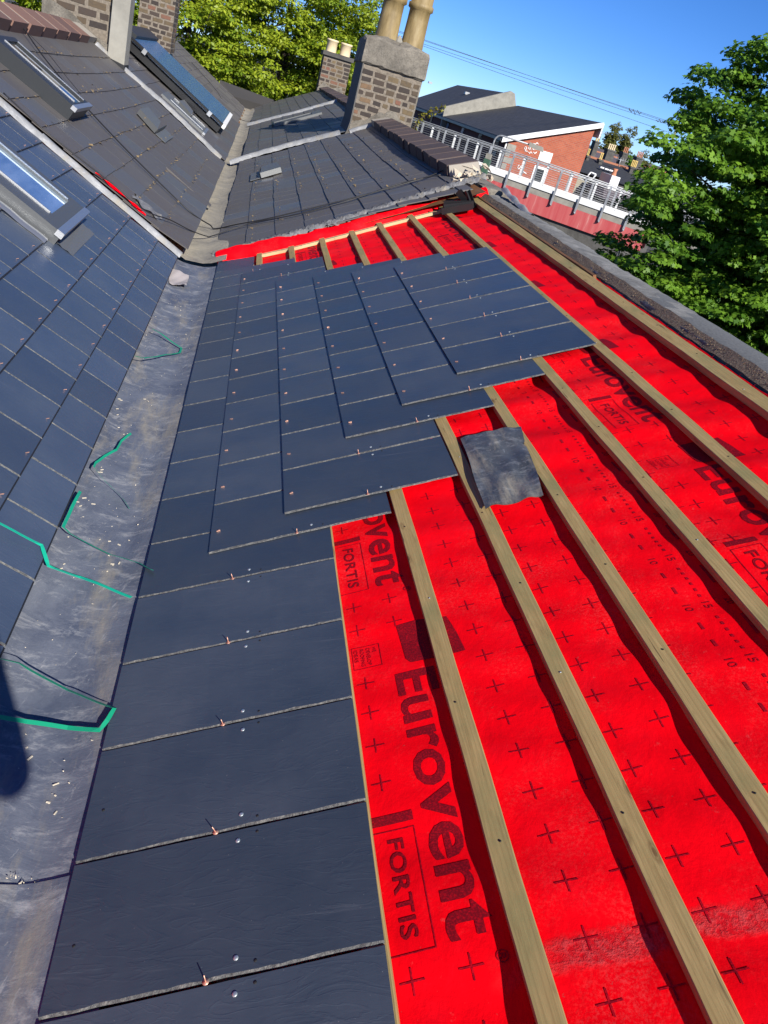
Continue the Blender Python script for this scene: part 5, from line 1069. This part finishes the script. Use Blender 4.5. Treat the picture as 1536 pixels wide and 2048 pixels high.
for i, (bs, cc, cr, n_, lab) in enumerate(BT):
    tree(bs, 8, cc, cr, int(n_*1.9), (.45,.8), 75, .15, LEAF_Y, lab, 'deciduous_tree', 'leaf', .3, .35 if i < 4 else .3, .75, group='yellow-green trees behind the terrace', limbs=20)
for (x0, w, ztop, lab) in (((400,600),1.5,6.6,'left of two slender poplars on the skyline'), ((640,600),1.7,7.2,'right and taller of two slender poplars on the skyline')):
    px, py = x0; a = at(*z8_(px+60 if px < 500 else px+50, py), 150)
    tree((a[0],150,-5.5), 7, (a[0]+.3,150,2.6), (w*1.0,w*.9,4.5), 280, (.35,.6), 60, .26, LEAF_P, lab, 'poplar_tree', 'leaf', .25, .1, 1.3, group='poplars on the skyline')
a = at(*z8_(870,680), 118); tree((a[0],118,-5.5), 3, (a[0],118,1.2), (1.6,1.5,1.6), 40, (.5,.8), 26, .3, LEAF_G, 'small round green tree between the far chimney stacks', 'deciduous_tree', 'leaf', .15, .2)
a = at(*z8_(1080,620), 130); tree((a[0],130,-5.5), 3, (a[0],130,2.0), (2.2,1.5,2.2), 50, (.5,.8), 12, .25, LEAF_P, 'thin pale tree at the right end of the far roofs', 'deciduous_tree', 'leaf', .15, .2)
# creeper sprig beside the chimney
t = thing('creeper', tuple(at(824,268,14.9)), 'yellow-green creeper sprig growing out beside the large chimney', 'creeper')
pth = [at(x, y, 14.9) for x, y in ((824,268),(830,252),(838,240),(848,232),(858,226),(868,222),(880,218),(889,210))]
b = B(); b.tube([tuple(p) for p in pth], [.014]*4+[.008]*4, 6); obj('stem', b, BARK, parent=t)
C = np.array([pth[i]*(1-u)+pth[i+1]*u for i in range(7) for u in (.2,.7)]); P, N, Tt = clumps(C, rng.uniform(.05,.09,len(C)), 460, .9, .3); leafmesh('leaves', P, N, .05, LEAF_V, t, 'leaf', Tt)
# ================================================================ GROUND, SKY, SUN, CAMERA
b = B(); b.add([(-1500,-1500,-5.52),(1500,-1500,-5.52),(1500,1500,-5.52),(-1500,1500,-5.52)], [(0,1,2,3)]); obj('ground', b, GROUND, kind='structure')
b = B(); b.box((-4.9,-1.2,-5.5),(2.05,6.9,-1.4)); tw = thing('house_body', (-1.4,3,-5.5), 'walls below the roof being slated', 'house'); obj('wall', b, CEMENT, parent=tw)
SUN = Vector((.83,-2.70,1.76)).normalized(); el = math.asin(SUN.z); az = math.atan2(SUN.x, SUN.y)
W = bpy.data.worlds.new('World'); S.world = W; W.use_nodes = True; nt = W.node_tree; bg = nt.nodes['Background']
sky = nt.nodes.new('ShaderNodeTexSky'); sky.sky_type = 'NISHITA'; sky.sun_disc = False; sky.sun_elevation = el; sky.sun_rotation = az; sky.altitude = 30; sky.air_density = .6; sky.dust_density = 0.; sky.ozone_density = 3.0
hs = nt.nodes.new('ShaderNodeHueSaturation'); hs.inputs['Saturation'].default_value = 1.12; tn = nt.nodes.new('ShaderNodeMix'); tn.data_type = 'RGBA'; tn.blend_type = 'MULTIPLY'; tn.inputs[0].default_value = 1.; tn.inputs[7].default_value = (.70,.83,1.12,1); nt.links.new(sky.outputs[0], tn.inputs[6]); nt.links.new(tn.outputs[2], hs.inputs['Color']); nt.links.new(hs.outputs[0], bg.inputs[0]); bg.inputs[1].default_value = .082
ld = bpy.data.lights.new('Sun', 'SUN'); ld.energy = 4.9; ld.angle = rad(.53); ld.color = (1.,.955,.88); lo = bpy.data.objects.new('Sun', ld); COL.objects.link(lo); lo.rotation_euler = (-SUN).to_track_quat('-Z', 'Y').to_euler()
cd = bpy.data.cameras.new('Camera'); cd.sensor_fit = 'HORIZONTAL'; cd.sensor_width = 36; cd.lens = 36*FPX/1536; cd.clip_start = .05; cd.clip_end = 4000
co = bpy.data.objects.new('Camera', cd); COL.objects.link(co); S.camera = co
co.matrix_world = Matrix(((_r[0],_u[0],-_f[0],CAM[0]),(_r[1],_u[1],-_f[1],CAM[1]),(_r[2],_u[2],-_f[2],CAM[2]),(0,0,0,1)))
S.view_settings.view_transform = 'Standard'; S.view_settings.look = 'None'; S.view_settings.exposure = .6; S.view_settings.gamma = 1
S.render.resolution_x = 768; S.render.resolution_y = 1024
try: S.cycles.use_denoising = True
except Exception: pass
